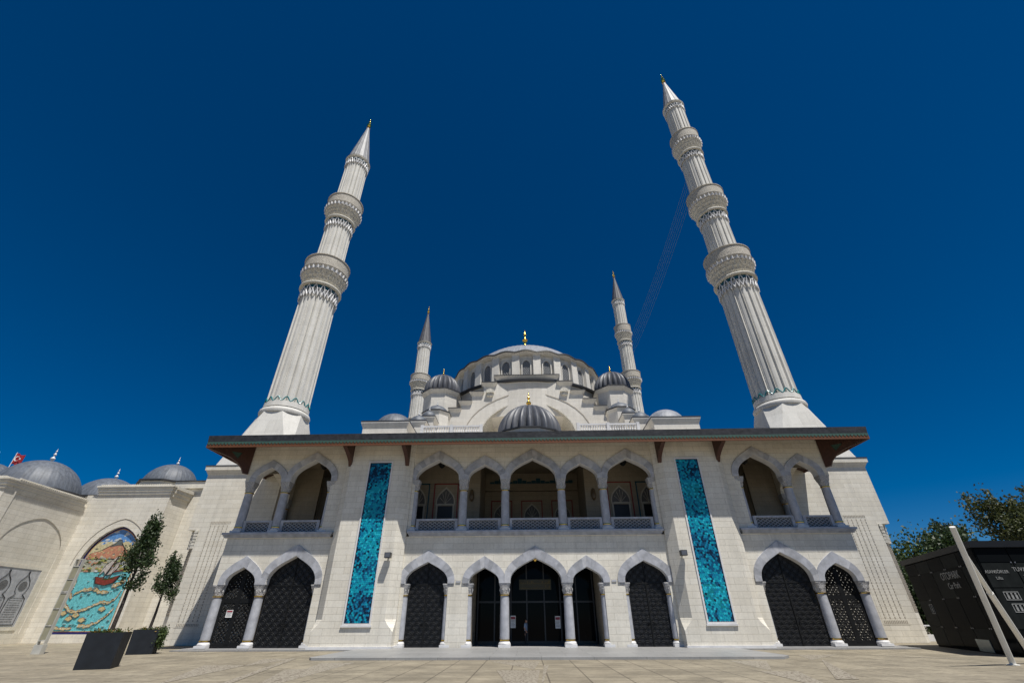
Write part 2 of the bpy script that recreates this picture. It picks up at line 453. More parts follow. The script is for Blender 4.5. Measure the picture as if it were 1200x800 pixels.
# inside of the front block: floors, back walls, cross walls
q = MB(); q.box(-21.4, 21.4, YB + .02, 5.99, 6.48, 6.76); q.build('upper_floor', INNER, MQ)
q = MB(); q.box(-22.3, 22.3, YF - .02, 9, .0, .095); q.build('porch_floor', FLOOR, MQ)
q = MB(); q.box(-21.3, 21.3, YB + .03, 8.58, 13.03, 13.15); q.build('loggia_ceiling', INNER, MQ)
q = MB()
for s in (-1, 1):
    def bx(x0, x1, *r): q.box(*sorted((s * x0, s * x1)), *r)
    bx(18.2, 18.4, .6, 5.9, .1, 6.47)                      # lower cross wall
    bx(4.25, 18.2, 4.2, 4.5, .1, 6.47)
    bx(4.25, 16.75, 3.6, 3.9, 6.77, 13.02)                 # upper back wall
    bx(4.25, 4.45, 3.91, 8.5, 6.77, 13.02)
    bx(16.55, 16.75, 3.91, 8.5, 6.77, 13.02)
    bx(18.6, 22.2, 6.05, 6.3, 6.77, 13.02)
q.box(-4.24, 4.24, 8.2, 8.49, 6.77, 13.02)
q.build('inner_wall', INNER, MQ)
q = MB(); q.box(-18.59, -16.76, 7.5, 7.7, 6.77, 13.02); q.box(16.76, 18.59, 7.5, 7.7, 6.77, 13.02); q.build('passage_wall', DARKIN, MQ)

# centre porch: dark glazing with mullions
q = MB(); q.box(-4.2, 4.2, 3.3, 3.36, .1, 6.45); gd = q.build('glass_wall', GLASS, MQ)
q = MB()
for x in (-4.1, -2.9, -1.75, -.62, .62, 1.75, 2.9, 4.1): q.box(x - .045, x + .045, 3.2, 3.298, .1, 6.4)
q.box(-4.2, 4.2, 3.21, 3.29, 2.55, 2.66); q.box(-4.2, 4.2, 3.21, 3.29, .1, .3)
q.build('mullion', plain('mullion_paint', (.02, .02, .022), .35), gd)
q = MB(); q.box(-1.15, 1.15, 3.12, 3.19, 3.35, 4.0); sg = q.build('inscription_panel', plain('dark_olive_panel', (.04, .035, .012), .4), gd)
q = MB()
random.seed(3)
for r_ in range(2):
    x = -1.05
    while x < 1.0:
        hgt = random.uniform(.08, .24); wd = random.uniform(.03, .16)
        q.box(x, x + wd, 3.105, 3.118, 3.43 + r_ * .28, 3.43 + r_ * .28 + (hgt if wd < .08 else .045)); x += wd + random.uniform(.015, .05)
q.build('gilt_lettering', plain('gilt_script', (.10, .07, .015), .5), gd)
for s in (-1, 1):
    q = MB(); q.box(*sorted((s * 4.245, s * 4.5)), .46, 4.19, .1, 6.46); q.build('porch_jamb', INNER, MQ)

# wrought-iron grilles
def fish_scales(q, cx, hw, z0, zs, h, y, st, open_work, rnd):
    tr_ = .034 if open_work else .016
    prof = arch(cx, hw, zs, h)
    def inside(x, z):
        if z < z0 + .05 or abs(x - cx) > hw - .03: return False
        if z < zs: return True
        t = abs(x - cx) / hw
        for (a0, b0), (a1, b1) in zip(KEEL[:-1], KEEL[1:]):
            if a1 <= t <= a0:
                k = (a0 - t) / max(1e-6, a0 - a1); return z < zs + h * (b0 + (b1 - b0) * k) - .04
        return z < zs + h - .05
    row = 0; z = z0 + .08
    while z < zs + h:
        x = cx - hw + (st / 2 if row % 2 else 0)
        while x < cx + hw + st:
            for rad in (.48, .30):
                pts = []
                for k in range(9):
                    t = pi * k / 8
                    px, pz = x + st * rad * math.cos(t) * 1.02, z + st * rad * math.sin(t)
                    if inside(px, pz): pts.append((px, y, pz))
                    else:
                        if len(pts) > 1: q.tube(pts, tr_, 4)
                        pts = []
                if len(pts) > 1: q.tube(pts, tr_, 4)
            if open_work and inside(x, z): q.tube([(x, y, z), (x + rnd.uniform(-.1, .1), y, z + st * .3)], .04, 4)
            x += st
        z += st * .5; row += 1
def grille(cx, hw, h, leaf=True, open_work=False):
    zs = ZS
    o = [(cx - hw + .0, .1)] + arch(cx, hw, zs, h) + [(cx + hw, .1)]
    if open_work:
        q = MB()
        inn = [(cx - hw + .2, .4)] + arch(cx, hw - .2, zs, h - .24) + [(cx + hw - .2, .4)]
        q.plate([o, inn], XZ, .2, .27)
        q.box(cx - .13, cx + .13, .19, .28, .28, zs + h - .3); q.box(cx - hw + .1, cx + hw - .1, .195, .275, 2.55, 2.8)
        dr = q.build('door_grille', IRON, MQ)
        q = MB(); rnd = random.Random(7)
        fish_scales(q, cx, hw - .1, .2, zs, h - .1, .235, .27, True, rnd)
        for sx in (-1, 1):        # curling vines
            for k in range(9):
                zz = .5 + k * .46; x0 = cx + sx * (hw * .5)
                pts = [(x0 + (.3 - .03 * i) * math.cos(i * .75 + k), .24, zz + (.22 - .02 * i) * math.sin(i * .75 + k)) for i in range(9)]
                pts = [p_ for p_ in pts if abs(p_[0] - cx) < hw - .1 and p_[2] < zs + h * .55]
                if len(pts) > 2: q.tube(pts, .045, 4)
        q.build('scrollwork', IRON, dr)
    else:
        q = MB(); q.plate([o], XZ, .24, .30); dr = q.build('door_grille', IRON_B, MQ)
        q = MB(); fish_scales(q, cx, hw, .1, zs, h, .22, .50, False, random.Random(5)); q.build('scrollwork', IRON, dr)
        q = MB()
        for sx in (-1, 1): q.tube([(cx + sx * .16 + .07 * math.cos(k * pi / 5), .165, 1.25 + .1 * math.sin(k * pi / 5)) for k in range(11)], .014, 5); q.box(cx + sx * .16 - .03, cx + sx * .16 + .03, .16, .236, 1.33, 1.39)
        q.build('door_handle', IRON, dr)
        q = MB(); q.box(cx - .04, cx + .04, .18, .236, .1, zs + h - .15); q.box(cx - hw + .05, cx + hw - .05, .19, .235, zs - .08, zs); q.build('frame', IRON, dr)
for s in (-1, 1):
    it = left[3]; grille(-s * it[1], it[2] - .02, it[4] - .02)
    it = left[5]; grille(-s * it[1], it[2] - .02, it[4] - .02)
    it = left[1]; grille(-s * it[1], it[2] + .06, it[4] - .02, open_work=True)

# ledge, impost band, balustrades
for x0, x1 in ((-a - .75, -14.1), (-8.85, 8.85), (14.1, a + .75)):
    q = MB(); q.box(x0, x1, YF - .28, YB + .03, 6.64, 6.78); q.box(x0 + .08, x1 - .08, YF - .2, YF + .1, 6.55, 6.64); q.box(x0 + .14, x1 - .14, YF - .12, YF + .1, 6.462, 6.55)
    q.build('ledge', MARBLE, MQ)
for s in (-1, 1):
    for x0, x1 in ((C_ - .45, 14.05), (F_ + .52, E_ - .52)):
        if x1 > x0:
            q = MB(); q.box(*sorted((s * x0, s * x1)), YF - .05, YF + .02, 3.62, 3.72); q.build('impost_band', MARBLE, MQ)
def balustrade(x0, x1, y=.12, z0=6.79, z1=7.64):
    q = MB(); q.box(x0, x1, y - .09, y + .09, z1 - .13, z1); q.box(x0, x1, y - .07, y + .07, z0, z0 + .1)
    q.box(x0, x0 + .2, y - .075, y + .075, z0 + .1, z1 - .13); q.box(x1 - .2, x1, y - .075, y + .075, z0 + .1, z1 - .13)
    bl = q.build('balustrade', MARBLE, MQ)
    q = MB(); st = .16; i = 0
    zz = z0 + .1; hh = z1 - .13 - zz
    x = x0 + .2
    while x < x1 - .2:
        xe = min(x + st * 2, x1 - .2)
        for sg in (0, 1):
            for k in range(3):
                za, zb = zz + hh * k / 3, zz + hh * (k + 1) / 3
                if sg: za, zb = zb, za
                q.tube([(x, y, za), (xe, y, zb)], .028, 4)
        x += st * 2
    q.build('lattice', plain('lattice_grey', (.36, .365, .375), .6) if 'lattice_grey' not in MATS else MATS['lattice_grey'], bl)
    q = MB(); q.box(x0 + .2, x1 - .2, y + .03, y + .05, z0 + .1, z1 - .13); q.build('backing', plain('lattice_backing', (.06, .07, .08), .6) if 'lattice_backing' not in MATS else MATS['lattice_backing'], bl)
for x0, x1 in ((a, b), (b, c_), (d, e), (e, f)):
    for s in (-1, 1):
        p0, p1 = sorted((s * x0, s * x1)); balustrade(p0 + .31, p1 - .31)
balustrade(-f + .31, f - .31)

# loggia windows in painted frames
WFR = plain('cream_frame', (.40, .36, .29), .6)
def loggia_window(x, y, w_, z0, z1, paint):
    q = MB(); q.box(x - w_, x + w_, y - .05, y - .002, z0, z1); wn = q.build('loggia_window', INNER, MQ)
    q = MB()
    q.box(x - w_, x - w_ + .09, y - .09, y - .052, z0, z1); q.box(x + w_ - .09, x + w_, y - .09, y - .052, z0, z1); q.box(x - w_, x + w_, y - .09, y - .053, z1 - .09, z1)
    q.build('painted_border', paint, wn)
    zm = z0 + (z1 - z0) * .62; wi = w_ - .32
    q = MB(); q.plate([arch(x, wi, zm, (z1 - zm) * .72)], XZ, y - .1, y - .052); q.build('tympanum', plain('tympanum_grey', (.10, .095, .09), .6) if 'tympanum_grey' not in MATS else MATS['tympanum_grey'], wn)
    I = arch(x, wi, zm, (z1 - zm) * .72); O = arch(x, wi + .09, zm, (z1 - zm) * .72 + .16)
    q = MB(); q.strip(I, O, XZ, y - .13, y - .05)
    for k in range(7):
        t = k / 6; q.tube([(x, y - .12, zm), (x - wi * math.cos(pi * t) * .8, y - .12, zm + (z1 - zm) * .6 * math.sin(pi * t))], .018, 4)
    q.box(x - wi - .09, x + wi + .09, y - .13, y - .051, zm - .12, zm - .004); q.build('frame', WFR, wn)
    q = MB(); q.box(x - wi + .08, x + wi - .08, y - .1, y - .054, z0, zm - .18); q.build('door_leaf', IRON_B, wn)
    q = MB(); q.box(x - wi - .05, x - wi + .08, y - .12, y - .0545, z0, zm - .122); q.box(x + wi - .08, x + wi + .05, y - .12, y - .0545, z0, zm - .122); q.build('jamb', WFR, wn)
for s in (-1, 1):
    loggia_window(s * 7.0, 3.6, 1.0, 6.78, 11.0, RED)
    loggia_window(s * 9.2, 3.6, .85, 6.78, 11.0, TEAL_D)
    loggia_window(s * 15.3, 3.6, .95, 6.78, 10.9, TEAL)
for x in (-2.7, 0, 2.7): loggia_window(x, 8.2, .95, 6.78, 10.6, RED)
# painted cornice and shallow vault at the back of the middle bay
q = MB()
for k in range(18):
    x = -3.6 + k * 7.2 / 17; hh = .16 + (.3 if k % 4 == 2 else .1 if k % 2 else 0)
    q.box(x - .2, x + .2, 8.1, 8.17, 12.1, 12.1 + hh)
q.build('painted_cornice', TEAL_D, MQ)
q = MB(); q.box(-4.2, 4.2, 7.9, 8.18, 11.4, 11.6); q.build('inner_moulding', INNER, MQ)
for s in (-1, 1):
    for x in (4.9, 16.1):
        q = MB(); q.lathe([(.05, 9.55), (.16, 9.7), (.2, 10.0), (.14, 10.35), (.04, 10.5)], 12, (s * x, 3.5)); q.build('wall_sconce', plain('bronze', (.12, .08, .04), .4) if 'bronze' not in MATS else MATS['bronze'], MQ)

# pilasters with the blue hexagon mosaics
BLUES = [plain('blue_glaze_%s' % nm, c, .35, noise=.1, spec=.3) for nm, c in (('turquoise', (.006, .31, .42)), ('sea', (.005, .20, .34)), ('deep', (.004, .085, .18)), ('night', (.004, .022, .055)), ('bright', (.02, .46, .58)), ('green', (.004, .21, .25)))]
def noise2(x, y, s):
    v = 0
    for k, (fx, fy, ph) in enumerate(((1, .7, 0), (-.6, 1.1, 2), (1.7, -1.3, 4.1), (.3, 2.2, 1.2))): v += math.sin(x * fx * s + y * fy * s + ph) / (1 + k * .5)
    return v / 2.6
def pilaster(s):
    def fx(u): return s * u
    q = MB()
    xi0, xo0, xi1, xo1 = 8.92, 14.02, 9.5, 13.45
    yf = -.89
    def ring(z, k):      # k = chamfer amount
        pts = [(xi0, YF + .05), (xi0, yf + .55 * k), (xi0 + (xi1 - xi0) * k, yf), (xo0 - (xo0 - xo1) * k, yf), (xo0, yf + .55 * k), (xo0, YF + .05)]
        return [(s * x, y, z) for x, y in pts]
    q.rings([ring(.02, .02), ring(.95, .02), ring(1.35, .7), ring(1.6, 1), ring(ZE - .02, 1)])
    pl = q.build('pilaster', CREAM, MQ)
    q = MB(); q.box(*sorted((s * (xi0 - .06), s * (xo0 + .06))), yf - .12, YF, .005, .2); q.build('base_course', MARBLE_W, pl)
    x0, x1, z0, z1 = 10.43, 12.02, 1.39, 11.42
    q = MB(); w_ = .1
    for bx in ((x0 - w_, x0, z0 - w_, z1 + w_), (x1, x1 + w_, z0 - w_, z1 + w_), (x0 - .001, x1 + .001, z0 - w_, z0), (x0 - .001, x1 + .001, z1, z1 + w_)):
        q.box(*sorted((s * bx[0], s * bx[1])), yf - .06, yf + .01, bx[2], bx[3])
    q.box(*sorted((s * (x0 - .16), s * (x1 + .16))), yf - .1, yf + .01, z0 - .2, z0 - .102)
    q.build('tile_frame', MARBLE_W, pl)
    q = MB(); q.mi = 3; q.box(*sorted((s * x0, s * x1)), yf - .02, yf + .01, z0, z1)
    rnd = random.Random(11 if s < 0 else 23); r = .078; row = 0
    dx, dz = r * math.sqrt(3), r * 1.5
    z = z0 + r
    while z < z1 - r * .9:
        x = x0 + dx / 2 + (dx / 2 if row % 2 else 0)
        while x < x1 - dx * .45:
            n_ = noise2(x * s + 3, z, 1.3) + .25 * math.sin(z * 2.2) + rnd.uniform(-.75, .75)
            q.mi = 3 if n_ < -.85 else 2 if n_ < -.5 else 1 if n_ < -.05 else 0 if n_ < .62 else 4 if n_ < .9 else 5
            if rnd.random() < .10: q.mi = rnd.choice([2, 3])
            pp = r * .95; dep = yf - .021 - rnd.uniform(.008, .03)
            ring0 = [(s * x + pp * math.sin(k * pi / 3), dep, z + pp * math.cos(k * pi / 3)) for k in range(6)]
            ring1 = [(p_[0], yf - .019, p_[2]) for p_ in ring0]
            q.add(ring0, [(0, 1, 2, 3, 4, 5)]); q.add(ring0 + ring1, [(i, (i + 1) % 6, (i + 1) % 6 + 6, i + 6) for i in range(6)])
            x += dx
        z += dz; row += 1
    q.build('tile_mosaic', BLUES, pl)
    return pl
pilaster(-1); pilaster(1)

# eave: slate roof edge, green scalloped valance, wooden soffit and brackets
EX, EY = 23.7, -2.6
ZF = 12.2          # underside of the eave's front edge; the soffit climbs with the roof
SL = .395
def hip(z, inset, dz): return [(-EX + inset, EY + inset, z + dz), (EX - inset, EY + inset, z + dz), (EX - inset, 8.8, z + dz), (-EX + inset, 8.8, z + dz)]
q = MB()
IN = 2.43
q.rings([hip(ZF + .36, .06, 0), hip(ZF + .36, 0, 0), [(x + (-.04 if x < 0 else .04), y - .04 if y < 0 else y, z) for x, y, z in hip(ZF + .86, 0, 0)], hip(ZF + .86, 4.6, 1.45)], cap=False)
q.add(hip(ZF + .86, 4.6, 1.45), [(0, 1, 2, 3)])
roof = q.build('eave_roof', ROOFT, MQ)
q = MB()
n_ = 190
for k in range(n_):
    st = (2 * EX - .1) / n_; x = -EX + .05 + k * st
    q.add([(x + .01, EY - .045, ZF + .37), (x + st - .01, EY - .045, ZF + .37), (x + st * .85, EY - .045, ZF + .22), (x + st * .5, EY - .045, ZF + .15), (x + st * .15, EY - .045, ZF + .22)], [(0, 1, 2, 3, 4)])
q.box(-EX + .03, EX - .03, EY - .04, EY + .02, ZF + .27, ZF + .38)
q.build('green_valance', plain('green_copper', (.035, .085, .065), .6), roof)
q = MB(); q.box(-EX + .02, EX - .02, EY - .02, EY + .05, ZF - .02, ZF + .268); q.box(-EX - .02, -EX + .08, EY + .055, 6, ZF - .02, ZF + .34); q.box(EX - .08, EX + .02, EY + .055, 6, ZF - .02, ZF + .34); q.build('orange_batten', ORANGE, roof)
q = MB(); q.rings([hip(ZF + .08, .055, 0), hip(ZF + .08, IN, SL * IN)], cap=False); q.build('soffit', WOOD, roof)
def bracket(x, th, y0, y1, z0, z1):
    q = MB()
    cur = [(y0, z0)] + [(y0 + (y1 - y0) * t, z0 + (z1 - z0) * (t ** .55) * .9) for t in (.15, .35, .6, .85)] + [(y1, z1 - .1), (y1, z1), (y0, z1 + (y0 - y1) * SL - .03)]
    q.plate([cur], YZ, x - th, x + th); q.build('bracket', WOOD, roof)
for s in (-1, 1):
    bracket(s * 9.3, .14, -.80, EY + .12, 11.2, ZF + .06); bracket(s * 13.55, .14, -.80, EY + .12, 11.2, ZF + .06)
    # corner knee with a cut-out triangle
    cx, cy = s * (a + .42), YF
    dv = Vector((s * (EX - .1) - cx, EY + .1 - cy)); L = dv.length; dv.normalize()
    nv = Vector((-dv.y, dv.x))
    def kn(u, v, wv): return (cx + dv.x * u + nv.x * wv, cy + dv.y * u + nv.y * wv, v)
    out = [(0, 10.9), (.35, 10.92), (.55, 11.25), (.95, 11.6), (1.5, 11.85), (2.2, 12.0), (L, ZF - .02), (L, ZF + .08), (0, ZF + .08 + 2.2 * SL)]
    hole = [(.8, 12.35), (1.6, 12.3), (1.0, 11.85)]
    q = MB(); q.plate([out, hole], kn, -.1, .1); kb = q.build('corner_bracket', WOOD, roof)
    q = MB(); q.mi = 0; q.plate([[(0, 11.1), (.3, 11.1), (.9, 11.75), (1.7, 12.05), (2.0, 12.2), (2.0, 12.3), (0, 13.05)]], lambda u, v, wv: (s * (a + .425 + u), YF + wv, v), .02, .14)
    q.build('gable_board', WOOD, roof)
    q = MB(); q.plate([[(.77, 12.38), (1.65, 12.33), (.98, 11.8)]], kn, -.03, .03); q.build('green_inset', MATS['green_copper'], roof)

# pylons under the minarets
PX, PY, PH = 25.62, 9.43, 3.43
def pylon(s, y_c=PY):
    q = MB(); yf = y_c - PH; yb = y_c + PH
    xi, xo, ch = PX - PH, PX + PH, .95
    def ring(z, k):
        pts = [(xi, yf), (xo - ch * k, yf), (xo, yf + ch * k), (xo, yb), (xi, yb)]
        return [(s * x, y, z) for x, y in pts]
    q.rings([ring(.0, 1), ring(8.0, 1), ring(8.02, .001), ring(12.6, .001)])
    py_ = q.build('pylon', CREAM, MQ)
    q = MB()
    q.rings([[(s * x, y, z) for x, y in ((xi - o, yf - o), (xo + o, yf - o), (xo + o, yb + o), (xi - o, yb + o))] for z, o in ((12.602, .0), (12.7, .05), (12.98, .2), (13.0, .26), (13.34, .27))])
    q.build('cornice', CREAM, py_)
    q = MB(); q.box(*sorted((s * (xi - .3), s * (xo + .3))), yf - .3, yb + .3, 13.342, 13.42); q.build('flashing', TRIM_D, py_)
    q = MB()         # muqarnas stepping out under the corner
    for k in range(6):
        z = 6.6 + k * .24; o = .15 + k * .13
        for j in range(3):
            t = (j + .5) / 3
            x, y = xo - ch + ch * t, yf + ch * t
            q.box(*sorted((s * (x - .14), s * (x + .14))), y - .14 - o * .12, y + .14, z, z + .2)
    q.build('muqarnas', MUQ, py_)
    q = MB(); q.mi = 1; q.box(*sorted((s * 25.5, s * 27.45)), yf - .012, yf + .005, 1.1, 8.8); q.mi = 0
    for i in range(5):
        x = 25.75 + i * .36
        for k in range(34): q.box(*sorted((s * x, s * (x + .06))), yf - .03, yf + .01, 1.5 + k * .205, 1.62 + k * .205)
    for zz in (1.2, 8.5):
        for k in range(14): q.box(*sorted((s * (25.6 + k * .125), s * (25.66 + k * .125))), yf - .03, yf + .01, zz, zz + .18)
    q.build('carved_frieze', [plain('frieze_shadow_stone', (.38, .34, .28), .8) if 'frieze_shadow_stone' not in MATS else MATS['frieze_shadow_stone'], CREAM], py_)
    # pierced screen beside the pylon
    q = MB(); r2 = math.sqrt(.5)
    CH = lambda u, v, wv: (s * (xo - ch + u * r2 + wv * r2), yf + u * r2 - wv * r2, v)
    q.plate([[(.05, 1.9), (1.28, 1.9), (1.28, 6.6), (.05, 6.6)]], CH, -.02, .02)
    for k in range(26):
        for j in range(5): q.plate([[(.08 + j * .25 + (.11 if k % 2 else 0), 2.0 + k * .175), (.2 + j * .25 + (.11 if k % 2 else 0), 2.0 + k * .175), (.2 + j * .25 + (.11 if k % 2 else 0), 2.1 + k * .175), (.08 + j * .25 + (.11 if k % 2 else 0), 2.1 + k * .175)]], CH, .01, .05)
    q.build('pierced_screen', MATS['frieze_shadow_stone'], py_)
for s in (-1, 1):
    pylon(s)
    q = MB(); q.box(*sorted((s * 22.19, s * 29.05)), 59.1, 65.9, 0, 13.4); q.build('pylon', CREAM, MQ)

# upper roofs and terrace masses
q = MB(); q.box(-20.5, 20.5, 8.6, 60, 0, 17.15); q.build('hall_body', PALE, MQ)
q = MB(); q.box(-15.0, 15.0, 28.3, 49, 17.2, 25.8); q.box(-15, -7.2, 24.4, 28.29, 17.2, 25.8); q.box(7.2, 15, 24.4, 28.29, 17.2, 25.8); q.build('hall_body', PALE, MQ)
# roof balustrades
for s in (-1, 1):
    q = MB(); y = 9.2
    x0, x1 = sorted((s * 4.9, s * 10.9))
    q.box(x0, x1, y - .1, y + .1, 18.05, 18.22); q.box(x0, x1, y - .1, y + .1, 17.16, 17.42)
    for k in range(25):
        x = x0 + .1 + k * (x1 - x0 - .2) / 24
        q.lathe([(.05, 17.42), (.09, 17.6), (.05, 17.75), (.08, 17.95), (.05, 18.05)], 6, (x, y))
    for x in (x0, (x0 + x1) / 2, x1): q.box(x - .15, x + .15, y - .16, y + .16, 17.16, 18.3)
    q.build('roof_balustrade', MARBLE_W, MQ)

def finial(parent, c, z0, h, mat, name='finial'):
    q = MB(); r = h * .12
    pr = [(r * .9, 0), (r * .55, .06), (r * .35, .12), (r * 1.15, .24), (r * 1.2, .3), (r * .35, .42), (r * .28, .48), (r * .75, .58), (r * .28, .68), (r * .2, .74), (r * .45, .8), (r * .14, .87), (r * .06, 1)]
    q.lathe([(a_, z0 + b_ * h) for a_, b_ in pr], 14, c); return q.build(name, mat, parent, smooth=True)
def dome(parent, c, r, z0, h, mat, ribs=24, flute=0, name='dome', n=None, sharp=60):
    """segmental dome; flute > 0 gives gores, otherwise thin standing seams"""
    Rs = (r * r + h * h) / (2 * h); zc = z0 + h - Rs
    n = n or ribs * 8
    pr = []
    t0 = math.asin(min(1, r / Rs)); t0 = t0 if Rs >= h else pi - t0
    if h > r: t0 = pi - math.asin(r / Rs)
    for k in range(19):
        t = t0 * (1 - k / 18) + .004
        pr.append((Rs * math.sin(t), zc + Rs * math.cos(t)))
    if flute: mod = lambda t, z: 1 - flute * (1 - abs(math.cos(ribs * t / 2))) ** 1.0
    else: mod = lambda t, z: 1 + (.009 if abs(((t * ribs / (2 * pi)) + .5) % 1 - .5) < .07 else 0)
    q = MB(); q.lathe(pr, n, c, mod)
    return q.build(name, mat, parent, smooth=True, sharp=sharp)
def polyring(c, r, z, n, a0): return [(c[0] + r * math.cos(a0 + 2 * pi * k / n), c[1] + r * math.sin(a0 + 2 * pi * k / n), z) for k in range(n)]

# great arch with stepped gable
YA = 23.0
steps = [(4.35, 31.0), (6.15, 29.95), (7.75, 28.55), (9.2, 27.2), (10.6, 26.1), (13.4, 25.2)]
pts = []
for x, z in steps: pts += [(x, z)]
poly = [(13.4, 17.2), (13.4, 25.2)]
for (x0, z0), (x1, z1) in zip(steps[::-1][1:], steps[::-1][:-1]): poly += [(x0, z1), (x0, z0)]
poly = poly + [(-x, z) for x, z in reversed(poly)]
HW = 6.45
op = [(-HW, 17.21)] + arch(0, HW, 21.9, 5.3, POINT) + [(HW, 17.21)]
op2 = [(x, z) for x, z in op]
poly2 = [p_ for p_ in poly[:len(poly) // 2]] + [p_ for p_ in poly[len(poly) // 2:]]
full = [(13.4, 17.2)] + poly[1:-1] + [(-13.4, 17.2)] + [(-HW, 17.2)] + arch(0, HW, 21.9, 5.3, POINT) + [(HW, 17.2)]
q = MB(); q.plate([full], XZ, YA, YA + 1.3); gable = q.build('arch_gable', PALE, MQ)
q = MB()
prev = 0
for i, (x, z) in enumerate(steps):
    inner = 0 if i == 0 else steps[i - 1][0] - .05
    if i == 0: segs = [(-x - .3, x + .3)]
    else: segs = [(inner, x + .28), (-x - .28, -inner)]
    for x0, x1 in segs:
        q.mi = 0; q.rings([[(x0 + .28 - o_, YA - o_, z + dz), (x1 - .28 + o_, YA - o_, z + dz), (x1 - .28 + o_, YA + 1.2 + o_, z + dz), (x0 + .28 - o_, YA + 1.2 + o_, z + dz)] for dz, o_ in ((-.62, .004), (-.5, .06), (-.1, .34), (-.02, .36))])
        q.mi = 1; q.box(x0 - .03, x1 + .03, YA - .42, YA + 1.75, z - .018, z + .09 - .002 * i)
q.build('step_cornice', [PALE, TRIM_D], gable)
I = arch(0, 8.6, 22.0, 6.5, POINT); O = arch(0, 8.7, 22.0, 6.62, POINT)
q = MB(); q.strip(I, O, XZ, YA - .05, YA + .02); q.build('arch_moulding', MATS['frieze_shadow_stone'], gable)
I = arch(0, HW - .02, 21.9, 5.28, POINT); O = arch(0, HW + .14, 21.9, 5.44, POINT)
q = MB(); q.strip(I, O, XZ, YA - .03, YA + 5); q.build('arch_soffit', MUQ, gable)
q = MB(); q.box(-7, 7, YA + 5, YA + 5.2, 17.2, 29); ty = q.build('tympanum', MUQ, gable)
q = MB()
for r_, zz in enumerate((22.6, 25.2)):
    for k in range(-3, 4):
        if r_ == 1 and abs(k) > 2: continue
        q.plate([[(k * 1.75 - .6, zz)] + arch(k * 1.75, .6, zz + 1.2, .7) + [(k * 1.75 + .6, zz)]], XZ, YA + 4.9, YA + 4.995)
q.build('window_row', GLASS, ty)
for s in (-1, 1):
    q = MB(); x = s * 5.2
    q.plate([[(x - .55, 28.35)] + arch(x, .55, 28.5, .45, POINT) + [(x + .55, 28.35)]], XZ, YA - .45, YA + .02)
    q.box(x - .4, x + .4, YA - .3, YA - .002, 27.9, 28.33); q.build('hooded_niche', MUQ, gable)

# drum with windows between piers
DC = (0, 36.0)
q = MB(); q.lathe([(11.62, 30.5), (11.62, 35.2)], 96, DC)
drum = q.build('drum', PALE, MQ, smooth=True)
q = MB()
for k in range(24):
    t = -pi / 2 + (k + .5) * 2 * pi / 24; c, s_ = math.cos(t), math.sin(t)
    def pt(r_, w_, z): return (DC[0] + c * r_ - s_ * w_, DC[1] + s_ * r_ + c * w_, z)
    vs = [pt(r_, w_, z) for z, ro in ((30.6, 12.25), (34.5, 12.12), (35.2, 12.12)) for r_, w_ in ((11.5, -.62), (ro, -.56), (ro, .56), (11.5, .62))]
    q.rings([vs[0:4], vs[4:8], vs[8:12]])
q.build('pier', PALE, drum)
WG = plain('window_lattice', (.30, .30, .30), .5, noise=.3, scale=20)
for k in range(24):
    t = -pi / 2 + k * 2 * pi / 24; c, s_ = math.cos(t), math.sin(t)
    def wf(u, v, wv): return (DC[0] + c * (11.62 + wv) - s_ * u, DC[1] + s_ * (11.62 + wv) + c * u, v)
    q = MB(); ap = arch(0, .58, 33.55, .8, POINT)
    q.mi = 0; q.plate([[(-.58, 31.0)] + ap + [(.58, 31.0)]], wf, -.02, .06)
    q.mi = 1; q.strip([(-.58, 31.0)] + ap + [(.58, 31.0)], [(-.74, 31.0)] + arch(0, .74, 33.55, .98, POINT) + [(.74, 31.0)], wf, -.01, .22)
    q.mi = 2
    for j in range(6):
        for i in range(-1, 2): q.tube([wf(i * .34 - .13, 31.45 + j * .44, .07), wf(i * .34 + .13, 31.85 + j * .44, .07)], .035, 4); q.tube([wf(i * .34 + .13, 31.45 + j * .44, .07), wf(i * .34 - .13, 31.85 + j * .44, .07)], .035, 4)
    q.build('window', [plain('grey_window', (.13, .135, .14), .5), PALE, WG], drum)
def scal(t, amp): return amp * abs(math.cos(12 * (t + pi / 2))) ** 1.3
q = MB(); n_ = 288
rs = []
for r_, z, am in ((11.5, 34.95, .3), (12.2, 35.05, .3), (12.45, 35.3, .3)):
    rs.append([(DC[0] + r_ * math.cos(2 * pi * i / n_), DC[1] + r_ * math.sin(2 * pi * i / n_), z + scal(2 * pi * i / n_, am)) for i in range(n_)])
q.mi = 0; q.rings(rs, cap=False)
rs = []
for r_, z, am in ((12.45, 35.302, .3), (12.58, 35.32, .3), (12.55, 35.52, .3), (11.0, 35.78, .05)):
    rs.append([(DC[0] + r_ * math.cos(2 * pi * i / n_), DC[1] + r_ * math.sin(2 * pi * i / n_), z + scal(2 * pi * i / n_, am)) for i in range(n_)])
q.mi = 1; q.rings(rs, cap=False)
q.build('scalloped_eave', [PALE, TRIM_D], drum, smooth=True)
q = MB(); q.mi = 0; q.lathe([(13.3, 25), (13.3, 30.0)], 72, DC); q.mi = 1; q.lathe([(13.7, 30.0), (13.75, 30.3), (11.7, 31.0)], 72, DC); q.build('drum_skirt', [PALE, TRIM_D], drum, smooth=True)
md = dome(MQ, DC, 11.1, 35.75, 6.3, LEAD_P, ribs=64, name='main_dome')
finial(md, DC, 41.95, 5.7, GOLD)

